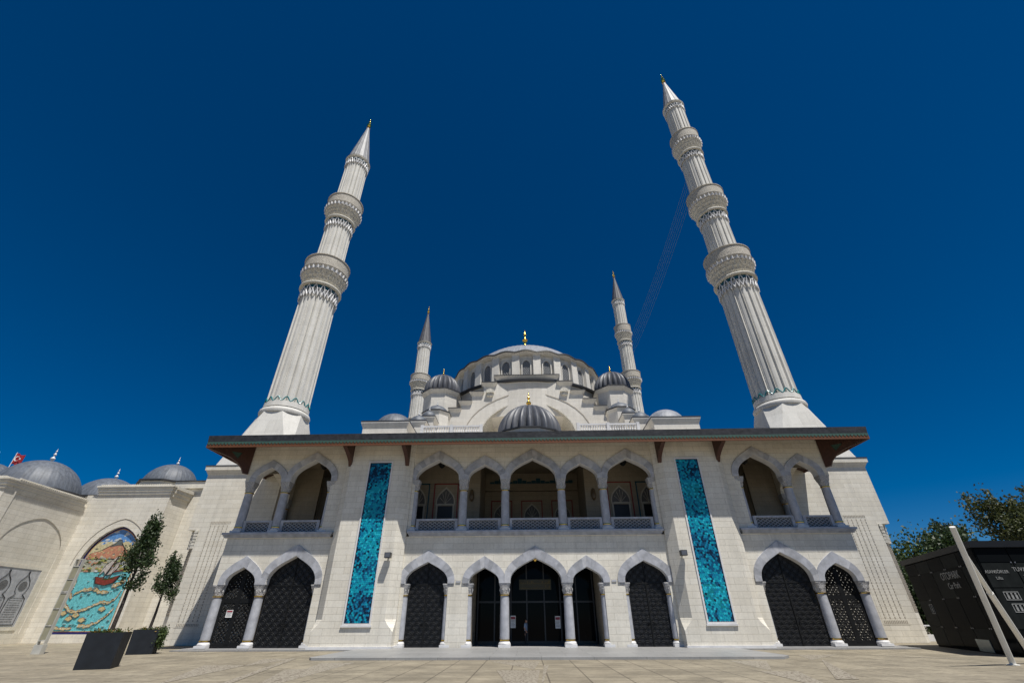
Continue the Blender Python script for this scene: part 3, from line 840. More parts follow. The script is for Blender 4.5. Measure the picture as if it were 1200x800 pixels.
# corner towers
for s in (-1, 1):
    c = (s * 12.45, 25.2); a0 = pi / 8
    q = MB(); q.rings([polyring(c, 2.55, 17.2, 8, a0), polyring(c, 2.55, 28.75, 8, a0)]); tw = q.build('corner_tower', PALE, MQ)
    q = MB(); q.mi = 0; q.rings([polyring(c, 2.6, 28.5, 8, a0), polyring(c, 2.95, 28.95, 8, a0), polyring(c, 2.95, 29.05, 8, a0)]); q.mi = 1; q.rings([polyring(c, 3.02, 29.052, 8, a0), polyring(c, 3.02, 29.2, 8, a0), polyring(c, 2.5, 29.35, 8, a0)]); q.build('eave', [PALE, TRIM_D], tw)
    dome(tw, c, 2.6, 29.3, 3.05, LEAD_D, ribs=20, flute=.15, sharp=25)
    finial(tw, c, 32.25, 1.5, GOLD)

# front portico dome
c = (0, 11.0)
q = MB(); q.mi = 0; q.rings([polyring(c, 3.5, 16.0, 12, pi / 12), polyring(c, 3.5, 17.28, 12, pi / 12)]); q.mi = 1; q.rings([polyring(c, 3.68, 17.282, 12, pi / 12), polyring(c, 3.68, 17.42, 12, pi / 12), polyring(c, 3.3, 17.5, 12, pi / 12)])
pd = q.build('portico_drum', [PALE, TRIM_D], MQ)
dome(pd, c, 3.4, 17.42, 3.5, LEAD_D, ribs=24, flute=.13, sharp=25)
finial(pd, c, 20.85, 1.95, GOLD)
# stepped side domes
def cupola(c, hx, hy, zb, ze, r, zt, mat, wfin=True, octo=False, y0=None):
    q = MB(); q.mi = 0
    if octo:
        q.rings([polyring(c, hx * 1.08, zb, 8, pi / 8), polyring(c, hx * 1.08, ze - .2, 8, pi / 8)])
        q.rings([polyring(c, hx * 1.1, ze - .35, 8, pi / 8), polyring(c, hx * 1.17, ze - .001, 8, pi / 8)])
        q.mi = 1; q.rings([polyring(c, hx * 1.2, ze, 8, pi / 8), polyring(c, hx * 1.2, ze + .14, 8, pi / 8), polyring(c, r, ze + .35, 8, pi / 8)])
    else:
        q.box(c[0] - hx, c[0] + hx, c[1] - hy, c[1] + hy, zb, ze - .5); q.rings([[(c[0] - hx - o_, c[1] - hy - o_, z_), (c[0] + hx + o_, c[1] - hy - o_, z_), (c[0] + hx + o_, c[1] + hy + o_, z_), (c[0] - hx - o_, c[1] + hy + o_, z_)] for z_, o_ in ((ze - .6, .003), (ze - .12, .2), (ze, .21))])
        q.mi = 1; q.box(c[0] - hx - .22, c[0] + hx + .22, c[1] - hy - .22, c[1] + hy + .22, ze + .002, ze + .13)
    o = q.build('cupola_base', [PALE, TRIM_D], MQ)
    dome(o, c, r, ze + .12, zt - ze - .12, mat, ribs=16)
    if wfin: finial(o, c, zt - .06, .95, MARBLE_W)
for s in (-1, 1):
    cupola((s * 14.7, 12.2), 2.25, 3.2, 17.16, 18.62, 2.2, 20.75, LEAD_P if s > 0 else LEAD, wfin=False)
    cupola((s * 12.75, 14.6), 1.05, 1.3, 17.16, 20.4, 1.05, 21.6, LEAD)
    cupola((s * 12.2, 17.3), .85, 1.2, 17.16, 22.1, .85, 23.3, LEAD)
    cupola((s * 11.85, 20.0), 1.65, 1.65, 17.16, 23.9, 1.6, 25.2, LEAD, octo=True)

# ------------------------------------------------------------------ minarets
def make_minaret(levels, ztop_shaft, zcone, ztip, label):
    t = thing('minaret', label, 'minaret', (0, 0, 0), 'minarets of the mosque')
    q = MB()
    def sq8(h, z): return [(x * h, y * h, z) for x, y in ((1, -.02), (1, .98), (.98, 1), (-.98, 1), (-1, .98), (-1, -.98), (-.98, -1), (.98, -1))]
    b0 = []
    for k in range(16):
        tt = pi / 16 + 2 * pi * k / 16; c_, s_ = math.cos(tt), math.sin(tt)
        b0.append((3.3 * c_ / max(abs(c_), abs(s_)), 3.3 * s_ / max(abs(c_), abs(s_))))
    # square foot to eight-sided neck: flat faces with corner triangles
    o8 = [(2.25 * math.cos(pi / 8 + k * pi / 4) / math.cos(pi / 8), 2.25 * math.sin(pi / 8 + k * pi / 4) / math.cos(pi / 8)) for k in range(8)]
    cor = [(3.25, 3.25), (-3.25, 3.25), (-3.25, -3.25), (3.25, -3.25)]
    vs = [(x, y, 13.42) for x, y in cor] + [(x, y, 19.25) for x, y in o8]
    fs = []
    for i in range(4):
        p0, p1 = 4 + 2 * i, 4 + 2 * i + 1
        fs.append((i, p1, p0)); fs.append((i, (i + 1) % 4, 4 + (2 * i + 2) % 8, p1))
    fs.append(tuple(range(4, 12)))
    q.add(vs, fs); q.build('base', MINSTONE, t)
    q = MB(); q.lathe([(2.2, 19.2), (2.42, 19.26), (2.5, 19.5), (2.42, 19.72), (2.2, 19.85), (2.12, 20.0)], 32); q.build('base_ring', MINSTONE, t, smooth=True)
    def flutes(tt, z):
        u = ((tt * 16 / (2 * pi)) % 1)
        d_ = min(u, 1 - u)
        return 1.0 if d_ < .08 else .905 if d_ < .16 else .935 if d_ < .3 else .95
    zb = 19.9; rad = [2.10, 1.72, 1.60, 1.50]
    for i in range(len(levels) + 1):
        r = rad[i] if i < len(levels) else (1.50 if len(levels) > 2 else 1.60)
        ze = levels[i][0] if i < len(levels) else ztop_shaft
        q = MB(); q.lathe([(r * 1.02, zb), (r * .985, ze)], 160, (0, 0), flutes); q.build('shaft', MINSTONE, t)
        # interlaced arches near the head of the shaft, teal behind
        q = MB(); zh = ze - .1; hh = r * .8
        for k in range(16):
            for dk, hx_ in ((0, 1.0), (.5, .62)):
                pts = []
                for j in range(7):
                    u = j / 6; an = 2 * pi * (k + dk + u) / 16
                    pts.append((r * 1.03 * math.cos(an), r * 1.03 * math.sin(an), zh - hh + (1 - hx_) * .12 * hh + hh * hx_ * (1 - abs(2 * u - 1) ** 1.5)))
                q.tube(pts, .07, 4)
        q.build('arch_band', MARBLE_W, t)
        q = MB(); q.lathe([(r * .95, zh - .45), (r * 1.012, zh - .44), (r * 1.012, zh - .02), (r * .95, zh)], 48); q.build('tile_band', TEAL_D, t)
        if i == 0:
            q = MB()
            for k in range(16):
                pts = [(r * 1.035 * math.cos(2 * pi * (k + u) / 16), r * 1.035 * math.sin(2 * pi * (k + u) / 16), 20.72 + .25 * math.cos(2 * pi * u)) for u in (0, .17, .33, .5, .67, .83, 1)]
                q.tube(pts, .06, 5)
            q.build('tile_wave', TEAL, t)
            q = MB(); q.lathe([(r * .9, 19.9), (r * 1.07, 19.95), (r * 1.05, 20.5), (r * .9, 20.55)], 48); q.build('collar', MINSTONE, t)
        if i < len(levels):
            z0, z1, R_ = levels[i]; hc = (z1 - z0)
            q = MB()
            q.lathe([(r, z0 - .12), (r * 1.14, z0 - .1), (r * 1.18, z0 + .05), (r * 1.16, z0 + .2), (r * 1.0, z0 + .26)], 48)
            tiers = 4
            for k in range(tiers):
                za = z0 + .1 + (hc * .54) * k / tiers; zz = z0 + .1 + (hc * .54) * (k + 1) / tiers
                ra = r + (R_ - r) * (k / tiers) ** .8; rb = r + (R_ - r) * ((k + 1) / tiers) ** .8
                n_ = 24; off = .5 * (k % 2)
                def mq(tt, z, n_=n_, off=off, za=za, zz=zz):
                    f_ = (z - za) / (zz - za)
                    return 1 - .15 * (1 - f_) * abs(math.sin((tt * n_ / (2 * pi) + off) * pi)) ** .7
                q.lathe([(ra, za), (ra * .6 + rb * .4, za * .5 + zz * .5), (rb, zz), (rb, zz + .04)], 192, (0, 0), mq)
            bal = q.build('balcony', MUQ, t)
            zp = z0 + .1 + hc * .54
            q = MB(); q.lathe([(R_ * .9, zp), (R_ * 1.02, zp + .02), (R_ * 1.04, zp + .16), (R_ * .98, zp + .2)], 48); q.lathe([(R_ * .95, zp + .18), (R_ * .985, zp + .2), (R_ * .985, z1 - .12), (R_ * .95, z1 - .12)], 48)
            q.lathe([(R_ * .9, z1 - .12), (R_ * 1.02, z1 - .11), (R_ * 1.02, z1), (R_ * .9, z1 + .01)], 48)
            q.build('parapet', PARAP, bal)
            q = MB()
            for k in range(30):
                tt = 2 * pi * k / 30; x, y = math.cos(tt), math.sin(tt); rr_ = R_ * 1.0
                q.tube([(rr_ * .985 * x, rr_ * .985 * y, zp - .42), (rr_ * x, rr_ * y, zp - .02)], .14, 4)
            q.lathe([(R_ * .93, zp - .40), (R_ * .955, zp - .38), (R_ * .975, zp - .05), (R_ * .93, zp - .03)], 48)
            q.build('dentil_row', MARBLE_W, bal)
            zb = z1 - .9
    r = 1.50 if len(levels) > 2 else 1.60
    q = MB(); q.lathe([(r, ztop_shaft - .1), (r * 1.12, ztop_shaft + .1), (r * 1.15, ztop_shaft + .3), (r * 1.05, ztop_shaft + .42)], 48); q.build('cornice_ring', MUQ, t)
    q = MB(); q.lathe([(r * 1.12, ztop_shaft + .4), (r * 1.0, ztop_shaft + .55), (.16, zcone)], 96, (0, 0), lambda tt, z: 1 + (.03 if abs(((tt * 16 / (2 * pi)) + .5) % 1 - .5) < .1 else 0)); q.build('cone', CONE, t, smooth=True, sharp=30)
    finial(t, (0, 0), zcone - .1, ztip - zcone + .1, GOLD)
    return t
def parapet_mat():
    m, n, l, b = nodes('pierced_parapet')
    tc = n.new('ShaderNodeTexCoord'); vo = n.new('ShaderNodeTexVoronoi'); vo.inputs['Scale'].default_value = 5.5; vo.feature = 'DISTANCE_TO_EDGE'
    l.new(tc.outputs['Object'], vo.inputs['Vector'])
    cr = n.new('ShaderNodeValToRGB'); cr.color_ramp.elements[0].position = .06; cr.color_ramp.elements[0].color = (.52, .48, .41, 1); cr.color_ramp.elements[1].position = .16; cr.color_ramp.elements[1].color = (.33, .30, .25, 1)
    l.new(vo.outputs['Distance'], cr.inputs[0]); l.new(cr.outputs[0], b.inputs['Base Color']); b.inputs['Roughness'].default_value = .8
    bp = n.new('ShaderNodeBump'); bp.invert = True; bp.inputs['Strength'].default_value = .7; bp.inputs['Distance'].default_value = .08
    l.new(vo.outputs['Distance'], bp.inputs['Height']); l.new(bp.outputs[0], b.inputs['Normal'])
    return m
PARAP = parapet_mat()
CONE = lead('cone_lead', (.28, .28, .285), .6)
R1 = make_minaret([(35.9, 40.2, 2.72), (47.5, 51.8, 2.42), (60.7, 65.5, 2.1)], 73.6, 82.4, 85.0, 'tallest fluted stone minaret with three balconies rising behind the right end of the arcade')
R1.location = (PX, PY, 0)
L1 = make_minaret([(35.9, 40.2, 2.72), (47.9, 52.0, 2.4)], 61.2, 71.2, 73.6, 'fluted stone minaret with two balconies rising behind the left end of the arcade')
L1.location = (-PX, PY, 0)
R2 = copy_tree(R1); R2.location = (PX, 62.4, 0); R2['label'] = 'distant small grey coned minaret directly right of the main dome and its right corner tower'
L2 = copy_tree(L1); L2.location = (-PX, 62.4, 0); L2['label'] = 'distant smallest grey coned minaret directly left of the main dome and its left corner tower'
CONE_D = lead('cone_lead_dark', (.085, .085, .095), .6)
for t in (R2, L2):
    for k in t.children:
        if k.name.startswith('cone'): k.data = k.data.copy(); k.data.materials[0] = CONE_D

# light-string cables between the right-hand minarets
for k in range(6):
    q = MB(); z0 = 52.2 + k * 1.25; pts = []
    for j in range(21):
        u = j / 20; y = PY + 1.75 + (62.4 - PY - 3.5) * u
        pts.append((PX - .5 + k * .2, y, z0 + 1.0 + (u * -1.0) - 4 * 1.3 * u * (1 - u) + 1.5))
    q.tube(pts, .018, 5)
    tag(q.build('cable', plain('grey_cable', (.16, .17, .18), .5) if 'grey_cable' not in MATS else MATS['grey_cable']), 'thin slack light cable strung between the two right hand minarets, one of a parallel set', 'cable', 'cables strung between the right minarets')

# ------------------------------------------------------------------ side wing on the left
WG_ = thing('courtyard_wing', 'low cream courtyard wing left of the mosque with grey domes and an arched sea mosaic', 'building', (-38, 10, 0))
def wloc(o): o.location = (38, -10, 0); return o
P0 = Vector((-42.45, 2.05)); P1 = Vector((-43.5, 11.0)); wd = (P1 - P0).normalized(); wn_ = Vector((wd.y, -wd.x))
def SW(u, v, wv): return (P0.x + wd.x * u + wn_.x * wv, P0.y + wd.y * u + wn_.y * wv, v)
Lw = (P1 - P0).length
def wb(q, name, mats, **k): return wloc(q.build(name, mats, WG_, **k))
# side wall with a pointed niche
ar = arch(5.0, 3.15, 6.75, 2.5, POINT)
niche = [(1.85, .72)] + ar + [(8.15, .72)]
q = MB(); q.plate([[(0, 0), (Lw + 1, 0), (Lw + 1, 11.0), (0, 11.0)], niche], SW, -.4, 0); wb(q, 'wall', CREAM)
q = MB(); q.plate([[(1.7, .6), (8.3, .6), (8.3, 9.6), (1.7, 9.6)]], SW, -.6, -.05); wb(q, 'niche_back', CREAM)
q = MB(); q.plate([[(2.9, .95), (7.62, .95), (7.62, 5.6), (2.9, 5.6)], [(3.1, 1.2), (7.35, 1.2), (7.35, 5.36), (3.1, 5.36)]], SW, -.06, .0); wb(q, 'plaque_frame', CREAM)
q = MB(); q.plate([[(3.08, 1.18), (7.37, 1.18), (7.37, 5.38), (3.08, 5.38)]], SW, -.06, -.03); pq = wb(q, 'plaque', MARBLE)
INK = plain('carved_ink', (.13, .13, .135), .7, noise=.4, scale=12); INK_D = plain('outline_ink', (.03, .03, .033), .6)
q = MB()
for cx in (4.35, 6.25):
    half = [(.85, 1.35), (.85, 2.6), (.78, 3.2), (.35, 3.5), (.55, 3.75), (.62, 4.1), (.45, 4.5), (.15, 4.8), (0, 5.05)]
    pts = [SW(cx - x, z, -.02) for x, z in half] + [SW(cx + x, z, -.02) for x, z in reversed(half[:-1])]
    q.mi = 1; q.tube(pts + [pts[0]], .03, 5)
    q.tube([SW(cx, 5.03, -.02), SW(cx, 5.2, -.02)], .07, 6)
    q.mi = 0; q.plate([[(cx + .38 * math.cos(k * pi / 10), 4.1 + .36 * math.sin(k * pi / 10)) for k in range(20)]], SW, -.035, -.015)
rnd = random.Random(2)
for cx in (4.35, 6.25):
    for r_ in range(11):
        x = cx - .6
        while x < cx + .55:
            ww = rnd.uniform(.04, .16); q.plate([[(x, 1.55 + r_ * .165), (x + ww, 1.55 + r_ * .165), (x + ww, 1.6 + r_ * .165), (x, 1.6 + r_ * .165)]], SW, -.035, -.02); x += ww + rnd.uniform(.02, .06)
o = q.build('inscription', [INK, INK_D], pq)
# facet at the near end and frontal pavilion beyond it
q = MB(); q.box(-62, P0.x - .02, P0.y, P0.y + 1, 0, 11.0); wb(q, 'wall', CREAM)
# cornices: stepped profile with small teeth
def cornice(fn, u0, u1, z, name='cornice', k_=1.0):
    q = MB()
    for z0, z1, o_ in ((z - 1.0, z - .8, .04), (z - .8, z - .55, .12 * k_), (z - .55, z - .3, .2 * k_), (z - .3, z - .14, .28 * k_), (z - .14, z, .34 * k_)):
        q.plate([[(u0 - o_, z0), (u1 + o_, z0), (u1 + o_, z1), (u0 - o_, z1)]], fn, -.5, o_)
    n_ = int((u1 - u0) / .22)
    for k in range(n_):
        u = u0 + k * (u1 - u0) / n_
        q.plate([[(u, z), (u + .12, z), (u + .12, z + .1), (u, z + .1)]], fn, .1, .3)
    return wb(q, name, CREAM)
cornice(SW, .6, Lw - .9, 11.5, k_=.7)
cornice(lambda u, v, wv: (u, P0.y - wv, v), -62, P0.x - .1, 11.5)
# mosaic pavilion
MY = 10.75
AX = -39.02; AHW = 2.72
niche = [(AX - AHW, .62)] + arch(AX, AHW, 5.9, 3.3, POINT) + [(AX + AHW, .62)]
q = MB(); q.plate([[(-43.9, 0), (-35.55, 0), (-35.55, 12.1), (-43.9, 12.1)], niche], XZ, MY, MY + .5); wb(q, 'wall', CREAM)
q = MB(); q.box(-36.05, -35.552, MY + .502, 13.6, 0, 12.1); wb(q, 'wall', CREAM)
cornice(lambda u, v, wv: (u, MY - wv, v), -42.75, -35.6, 12.95)
q = MB(); q.box(-36.0, -35.2, MY + .2, 13.45, 12.65, 12.94); q.box(-36.0, -35.3, MY + .2, 13.45, 12.3, 12.649); q.box(-36.0, -35.42, MY + .2, 13.45, 11.95, 12.299); wb(q, 'cornice', CREAM)
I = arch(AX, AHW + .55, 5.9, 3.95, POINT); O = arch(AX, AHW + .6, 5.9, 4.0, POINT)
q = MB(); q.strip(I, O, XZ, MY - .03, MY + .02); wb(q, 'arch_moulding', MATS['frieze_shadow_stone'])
q = MB(); q.box(-44, -28.9, 13.5, 14.2, 0, 13.3); wb(q, 'wall', CREAM)
q = MB(); q.box(-37.5, -28.9, 13.2, 14.6, 13.32, 14.0); wb(q, 'cornice', CREAM); q = MB(); q.box(-37.55, -28.9, 13.1, 14.7, 14.01, 14.1); wb(q, 'flashing', TRIM_D)
q = MB(); q.box(-62, -43.9, 3.4, 24, 0, 10.9); q.box(-43.9, -29.2, 14.21, 26, 0, 12.0); wb(q, 'wing_body', PALE)
# the mosaic picture
MOS = {}
def mos(nm, col):
    MOS[nm] = plain('mosaic_' + nm, col, .4, noise=.28, scale=7); return MOS[nm]
mats = [mos('sea', (.13, .46, .50)), mos('sky', (.09, .24, .52)), mos('cloud', (.50, .52, .53)), mos('haze', (.52, .46, .28)), mos('hill', (.46, .21, .13)), mos('rock', (.10, .12, .12)), mos('town', (.34, .34, .27)), mos('olive', (.26, .28, .07)), mos('sand', (.50, .40, .20)), mos('line', (.14, .09, .08)), mos('hull', (.20, .03, .02)), mos('sail', (.46, .42, .38)), NAVY, mos('edge', (.45, .20, .03)), mos('green', (.04, .06, .01)), mos('rose', (.45, .33, .30)), mos('foam', (.22, .52, .56)), mos('ink', (.03, .02, .02))]
IDX = dict(sea=0, sky=1, cloud=2, haze=3, hill=4, rock=5, town=6, olive=7, sand=8, line=9, hull=10, sail=11, navy=12, edge=13, green=14, rose=15, foam=16, ink=17)
PW, PZ0, PZS, PH_ = AHW - .26, .85, 5.9, 3.05
def half_w(z):
    if z <= PZS: return PW
    t = (z - PZS) / PH_
    for (a0, b0), (a1, b1) in zip(POINT[:-1], POINT[1:]):
        if b0 <= t <= b1: return PW * (a0 + (a1 - a0) * (t - b0) / (b1 - b0))
    return 0
q = MB(); yb = MY + .24
ly = [0]
def shape(key, pts):
    """thin tesserae field, clipped to the arch; every field lies a little proud of the one below"""
    ly[0] += 1
    q.mi = IDX[key]; y = yb - .012 - ly[0] * .00025
    P_ = [(AX + max(-half_w(z), min(half_w(z), x)), z) for x, z in pts]
    q.plate([P_], XZ, y, yb - .004)
def clip_row(key, z0, z1, dz=.2):
    L_ = []; z = z0; R__ = []
    while z <= z1 + 1e-6:
        L_.append((-9, z)); R__.append((9, z)); z += (z1 - z0) / max(1, round((z1 - z0) / dz))
    shape(key, L_ + R__[::-1])
q.mi = IDX['navy']; q.plate([[(AX - AHW + .005, .63)] + arch(AX, AHW - .005, 5.9, 3.28, POINT) + [(AX + AHW - .005, .63)]], XZ, yb - .006, yb + .08)
q.mi = IDX['edge']; q.plate([[(AX - PW - .06, .8)] + arch(AX, PW + .06, 5.9, PH_ + .07, POINT) + [(AX + PW + .06, .8)]], XZ, yb - .01, yb - .003)
clip_row('sea', PZ0, 5.5); clip_row('town', 5.35, 6.6); clip_row('haze', 6.45, 8.1); clip_row('sky', 7.9, PZS + PH_ - .02, .12)
rnd = random.Random(4)
for k in range(46):
    x, z = rnd.uniform(-2.4, 2.4), rnd.uniform(7.6, 8.8)
    if abs(x) < half_w(z) - .25:
        w_ = rnd.uniform(.08, .3); shape('cloud' if k % 3 else 'sky', [(x - w_, z), (x, z - .09), (x + w_, z + .03), (x + w_ * .4, z + .13), (x - w_ * .5, z + .11)])
def outlined(key, pts):
    cx_ = sum(p_[0] for p_ in pts) / len(pts); cz_ = sum(p_[1] for p_ in pts) / len(pts)
    shape('ink', [(cx_ + (x - cx_) * 1.06 + (.03 if x > cx_ else -.03), cz_ + (z - cz_) * 1.06 + (.03 if z > cz_ else -.03)) for x, z in pts]); shape(key, pts)
outlined('hill', [(-2.5, 6.55), (-2.0, 6.9), (-1.2, 7.1), (-.5, 7.5), (0, 7.75), (.45, 7.7), (.9, 7.25), (1.5, 6.95), (2.5, 6.7), (2.5, 6.45), (-2.5, 6.45)])
outlined('rock', [(-.5, 7.45), (-.1, 7.75), (.1, 8.05), (.35, 7.98), (.55, 7.55), (.2, 7.6)])
for k in range(26):
    x, z = rnd.uniform(-1.9, 2.0), rnd.uniform(6.6, 7.3); shape(rnd.choice(['rock', 'haze', 'hill', 'sand']), [(x, z), (x + .22, z + .02), (x + .2, z + .12), (x + .03, z + .1)])
for k in range(120):
    x, z = rnd.uniform(-2.45, 2.4), rnd.uniform(5.35, 6.6); w_ = rnd.uniform(.06, .24)
    shape(rnd.choice(['olive', 'olive', 'green', 'cloud', 'sand', 'hill', 'town']), [(x - w_, z), (x + w_, z - .02), (x + w_ * .8, z + .1), (x - w_ * .6, z + .13)])
def chain(path, wd, seed):
    """a sinuous chain of islands: thin dark outline, sand fill, pale spots"""
    r_ = random.Random(seed); pts = []
    for (x0, z0), (x1, z1) in zip(path[:-1], path[1:]):
        n_ = max(2, int(math.hypot(x1 - x0, z1 - z0) / .11))
        for k in range(n_): pts.append((x0 + (x1 - x0) * k / n_, z0 + (z1 - z0) * k / n_ + r_.uniform(-.04, .04)))
    wv = [wd * r_.uniform(.45, 1.25) for _ in pts]
    shape('line', [(x, z - w_ - .022) for (x, z), w_ in zip(pts, wv)] + [(x + .02, z + w_ + .022) for (x, z), w_ in reversed(list(zip(pts, wv)))])
    shape('sand', [(x, z - w_ + .008) for (x, z), w_ in zip(pts, wv)] + [(x + .02, z + w_ - .008) for (x, z), w_ in reversed(list(zip(pts, wv)))])
    for (x, z), w_ in zip(pts[::2], wv[::2]):
        shape(r_.choice(['cloud', 'rose', 'cloud', 'line']), [(x - .05, z - w_ * .4), (x + .05, z - w_ * .3), (x + .03, z + w_ * .5), (x - .04, z + w_ * .4)])
chain([(-1.9, 3.6), (-1.2, 3.95), (-.3, 4.0), (.4, 3.75), (1.3, 3.8)], .12, 1)
chain([(-2.4, 2.9), (-1.7, 2.35), (-1.0, 2.25), (0, 2.6), (.8, 3.0), (1.6, 2.9), (2.1, 3.3), (2.3, 4.0)], .11, 2)
chain([(-.3, 1.25), (.5, 1.2), (1.2, 1.45), (1.8, 1.9), (2.3, 2.6)], .11, 3); chain([(-2.4, 1.15), (-1.6, 1.0), (-.7, 1.1)], .09, 4)
chain([(-2.35, 4.9), (-2.2, 4.3), (-2.3, 3.7), (-1.9, 3.2)], .16, 5); chain([(1.3, 4.2), (2.0, 4.5), (2.4, 4.6)], .18, 6)
for x, z in ((-1.4, 1.7), (-.2, 1.6), (1.2, 2.4), (-2.1, 2.1), (-.9, 1.95)):
    shape('line', [(x - .31, z), (x + .1, z - .15), (x + .36, z + .05), (x + .1, z + .27), (x - .22, z + .2)]); shape('sand', [(x - .28, z), (x + .1, z - .12), (x + .33, z + .05), (x + .1, z + .24), (x - .2, z + .17)])
for k in range(70):
    x, z = rnd.uniform(-2.4, 2.4), rnd.uniform(.95, 5.2); w_ = rnd.uniform(.05, .14)
    shape(rnd.choice(['cloud', 'foam', 'foam', 'rose']), [(x - w_, z), (x + w_, z), (x + w_, z + .025), (x - w_, z + .025)])
outlined('hull', [(-.55, 4.95), (-.35, 4.45), (.5, 4.3), (1.2, 4.5), (1.55, 5.05), (.5, 4.78)]); shape('green', [(-.3, 4.82), (.4, 4.7), (1.2, 4.82), (1.2, 4.92), (.4, 4.8)])
outlined('sail', [(-.4, 5.1), (-.05, 5.9), (.7, 6.6), (.55, 6.0), (.35, 5.5), (.2, 5.15), (-.05, 5.45)]); outlined('sail', [(.35, 5.1), (.75, 5.7), (1.15, 6.35), (1.1, 5.7), (.75, 5.2)]); shape('line', [(.05, 4.8), (.1, 4.8), (.78, 6.65), (.73, 6.65)]); shape('line', [(.6, 4.8), (.65, 4.8), (1.2, 6.5), (1.15, 6.5)]); shape('hull', [(.9, 5.3), (1.75, 5.5), (1.75, 5.58), (.9, 5.38)])
wb(q, 'sea_mosaic', mats)
# domes of the wing
def wing_dome(c, r, z0, h, drum_z, a0=pi / 8, n=8):
    q = MB(); q.mi = 0; q.rings([polyring(c, r * 1.1, drum_z, n, a0), polyring(c, r * 1.1, z0 - .25, n, a0)]); q.mi = 1; q.rings([polyring(c, r * 1.2, z0 - .249, n, a0), polyring(c, r * 1.2, z0 - .1, n, a0), polyring(c, r, z0 + .05, n, a0)])
    o = wb(q, 'dome_drum', [CREAM, TRIM_D]); dome(o, c, r, z0, h, LEAD, ribs=32, name='dome', n=192)
    finial(o, c, z0 + h - .1, r * .42, MARBLE_W)
wing_dome((-47.2, 8.6), 3.35, 12.0, 2.85, 10.9)
wing_dome((-54.2, 9.5), 3.0, 12.4, 2.7, 10.9)
wing_dome((-49.2, 18.5), 3.2, 13.3, 2.5, 11.9)
wing_dome((-40.5, 16.2), 2.6, 14.5, 2.15, 11.9)

# ------------------------------------------------------------------ flag behind the wing roof
q = MB(); q.tube([(-58.0, 14.2, 10), (-58.0, 14.2, 17.75)], .03, 8); tag(q.build('flagpole', WHITEP), 'thin white flagpole behind the far left dome carrying the red flag', 'flagpole')
q = MB(); n_ = 10
vs = []
for i in range(n_ + 1):
    for j in range(2): vs.append((-57.97 + 1.25 * i / n_, 14.2 + .10 * math.sin(i * 1.1), 16.45 + 1.2 * j - .28 * i / n_ + .07 * math.sin(i * .9)))
q.add(vs, [(2 * i, 2 * i + 2, 2 * i + 3, 2 * i + 1) for i in range(n_)])
fl = q.build('flag', plain('red_cloth', (.28, .006, .010), .7)); tag(fl, 'red flag with white crescent flying above the left domes', 'flag')
q = MB()
o_ = [(-57.5 + .28 * math.cos(t), 17.0 + .28 * math.sin(t)) for t in np.linspace(R(40), R(320), 18)]
i_ = [(-57.43 + .22 * math.cos(t), 17.0 + .22 * math.sin(t)) for t in np.linspace(R(48), R(312), 18)]
q.strip(o_, i_, XZ, 14.04, 14.07); q.plate([[(-57.13 + (.13 if k % 2 == 0 else .05) * math.cos(k * pi / 5 + pi), 16.97 + (.13 if k % 2 == 0 else .05) * math.sin(k * pi / 5 + pi)) for k in range(10)]], XZ, 14.04, 14.07)
q.build('crescent_and_star', WHITEP, fl)

# ------------------------------------------------------------------ lamps on the building
def flood(x, lab):
    t = thing('flood_lamp', lab, 'lamp', (x, -.89, 5.15), 'flood lamps on the pilasters')
    q = MB(); q.box(-.2, .2, -.52, -.16, -.14, .18); q.build('lamp_body', plain('lamp_black', (.02, .02, .022), .4) if 'lamp_black' not in MATS else MATS['lamp_black'], t)
    q = MB(); q.box(-.05, .05, -.18, 0, -.05, .05); q.build('arm', MATS['lamp_black'], t)
    q = MB(); q.box(-.17, .17, -.53, -.522, -.11, .15); q.build('lens', plain('lamp_lens', (.12, .12, .13), .1) if 'lamp_lens' not in MATS else MATS['lamp_lens'], t)
flood(-9.72, 'black square flood lamp fixed beside the left blue tile panel')
flood(9.62, 'black square flood lamp fixed beside the right blue tile panel')
def hang(x, y, ztop, drop, r, mat, lab, group=None):
    t = thing('hanging_lamp', lab, 'lamp', (x, y, ztop), group)
    q = MB(); q.tube([(0, 0, 0), (0, 0, -drop)], .012, 5); q.build('chain', MATS['lamp_black'], t)
    q = MB(); q.lathe([(r * .2, -drop), (r, -drop - r * .5), (r * 1.1, -drop - r), (r * .6, -drop - r * 1.7), (r * .1, -drop - r * 2)], 8); q.build('lantern', mat, t)
hang(0, .6, 5.6, .45, .13, GOLD, 'small gilt lantern hanging under the apex of the central entrance arch')
for x, nm in ((-7.15, 'upper arch just right of the left blue panel'), (7.15, 'upper arch just left of the right blue panel'), (-16.6, 'larger upper arch of the left corner bay'), (16.6, 'larger upper arch of the right corner bay')):
    hang(x, 1.6, 13.0, .75, .28, IRON, 'dark star shaped lantern hanging in the ' + nm, 'lanterns in the upper gallery')

# ------------------------------------------------------------------ notices
def notice(x, y, z, w_, h_, lab, hdr):
    t = thing('notice', lab, 'sign', (x, y, z))
    q = MB(); q.box(-w_ / 2, w_ / 2, -.01, 0, -h_ / 2, h_ / 2); q.build('sheet', WHITEP, t)
    q = MB(); q.mi = 0; q.box(-w_ * .42, w_ * .42, -.014, -.0105, h_ * .2, h_ * .42); q.mi = 1
    for k in range(5): q.box(-w_ * .38, w_ * (.38 - .08 * (k % 3)), -.014, -.0105, h_ * (.1 - k * .11), h_ * (.13 - k * .11))
    q.build('print', [hdr, plain('print_grey', (.2, .2, .2), .6) if 'print_grey' not in MATS else MATS['print_grey']], t)
PRED = plain('print_red', (.30, .04, .06), .5)
notice(-1.6, 3.1, 1.42, .36, .72, 'tall paper notice on the glass left of the central doorway person', PRED)
notice(1.5, 3.1, 1.38, .36, .72, 'tall paper notice on the glass at the right side of the central doorway', PRED)
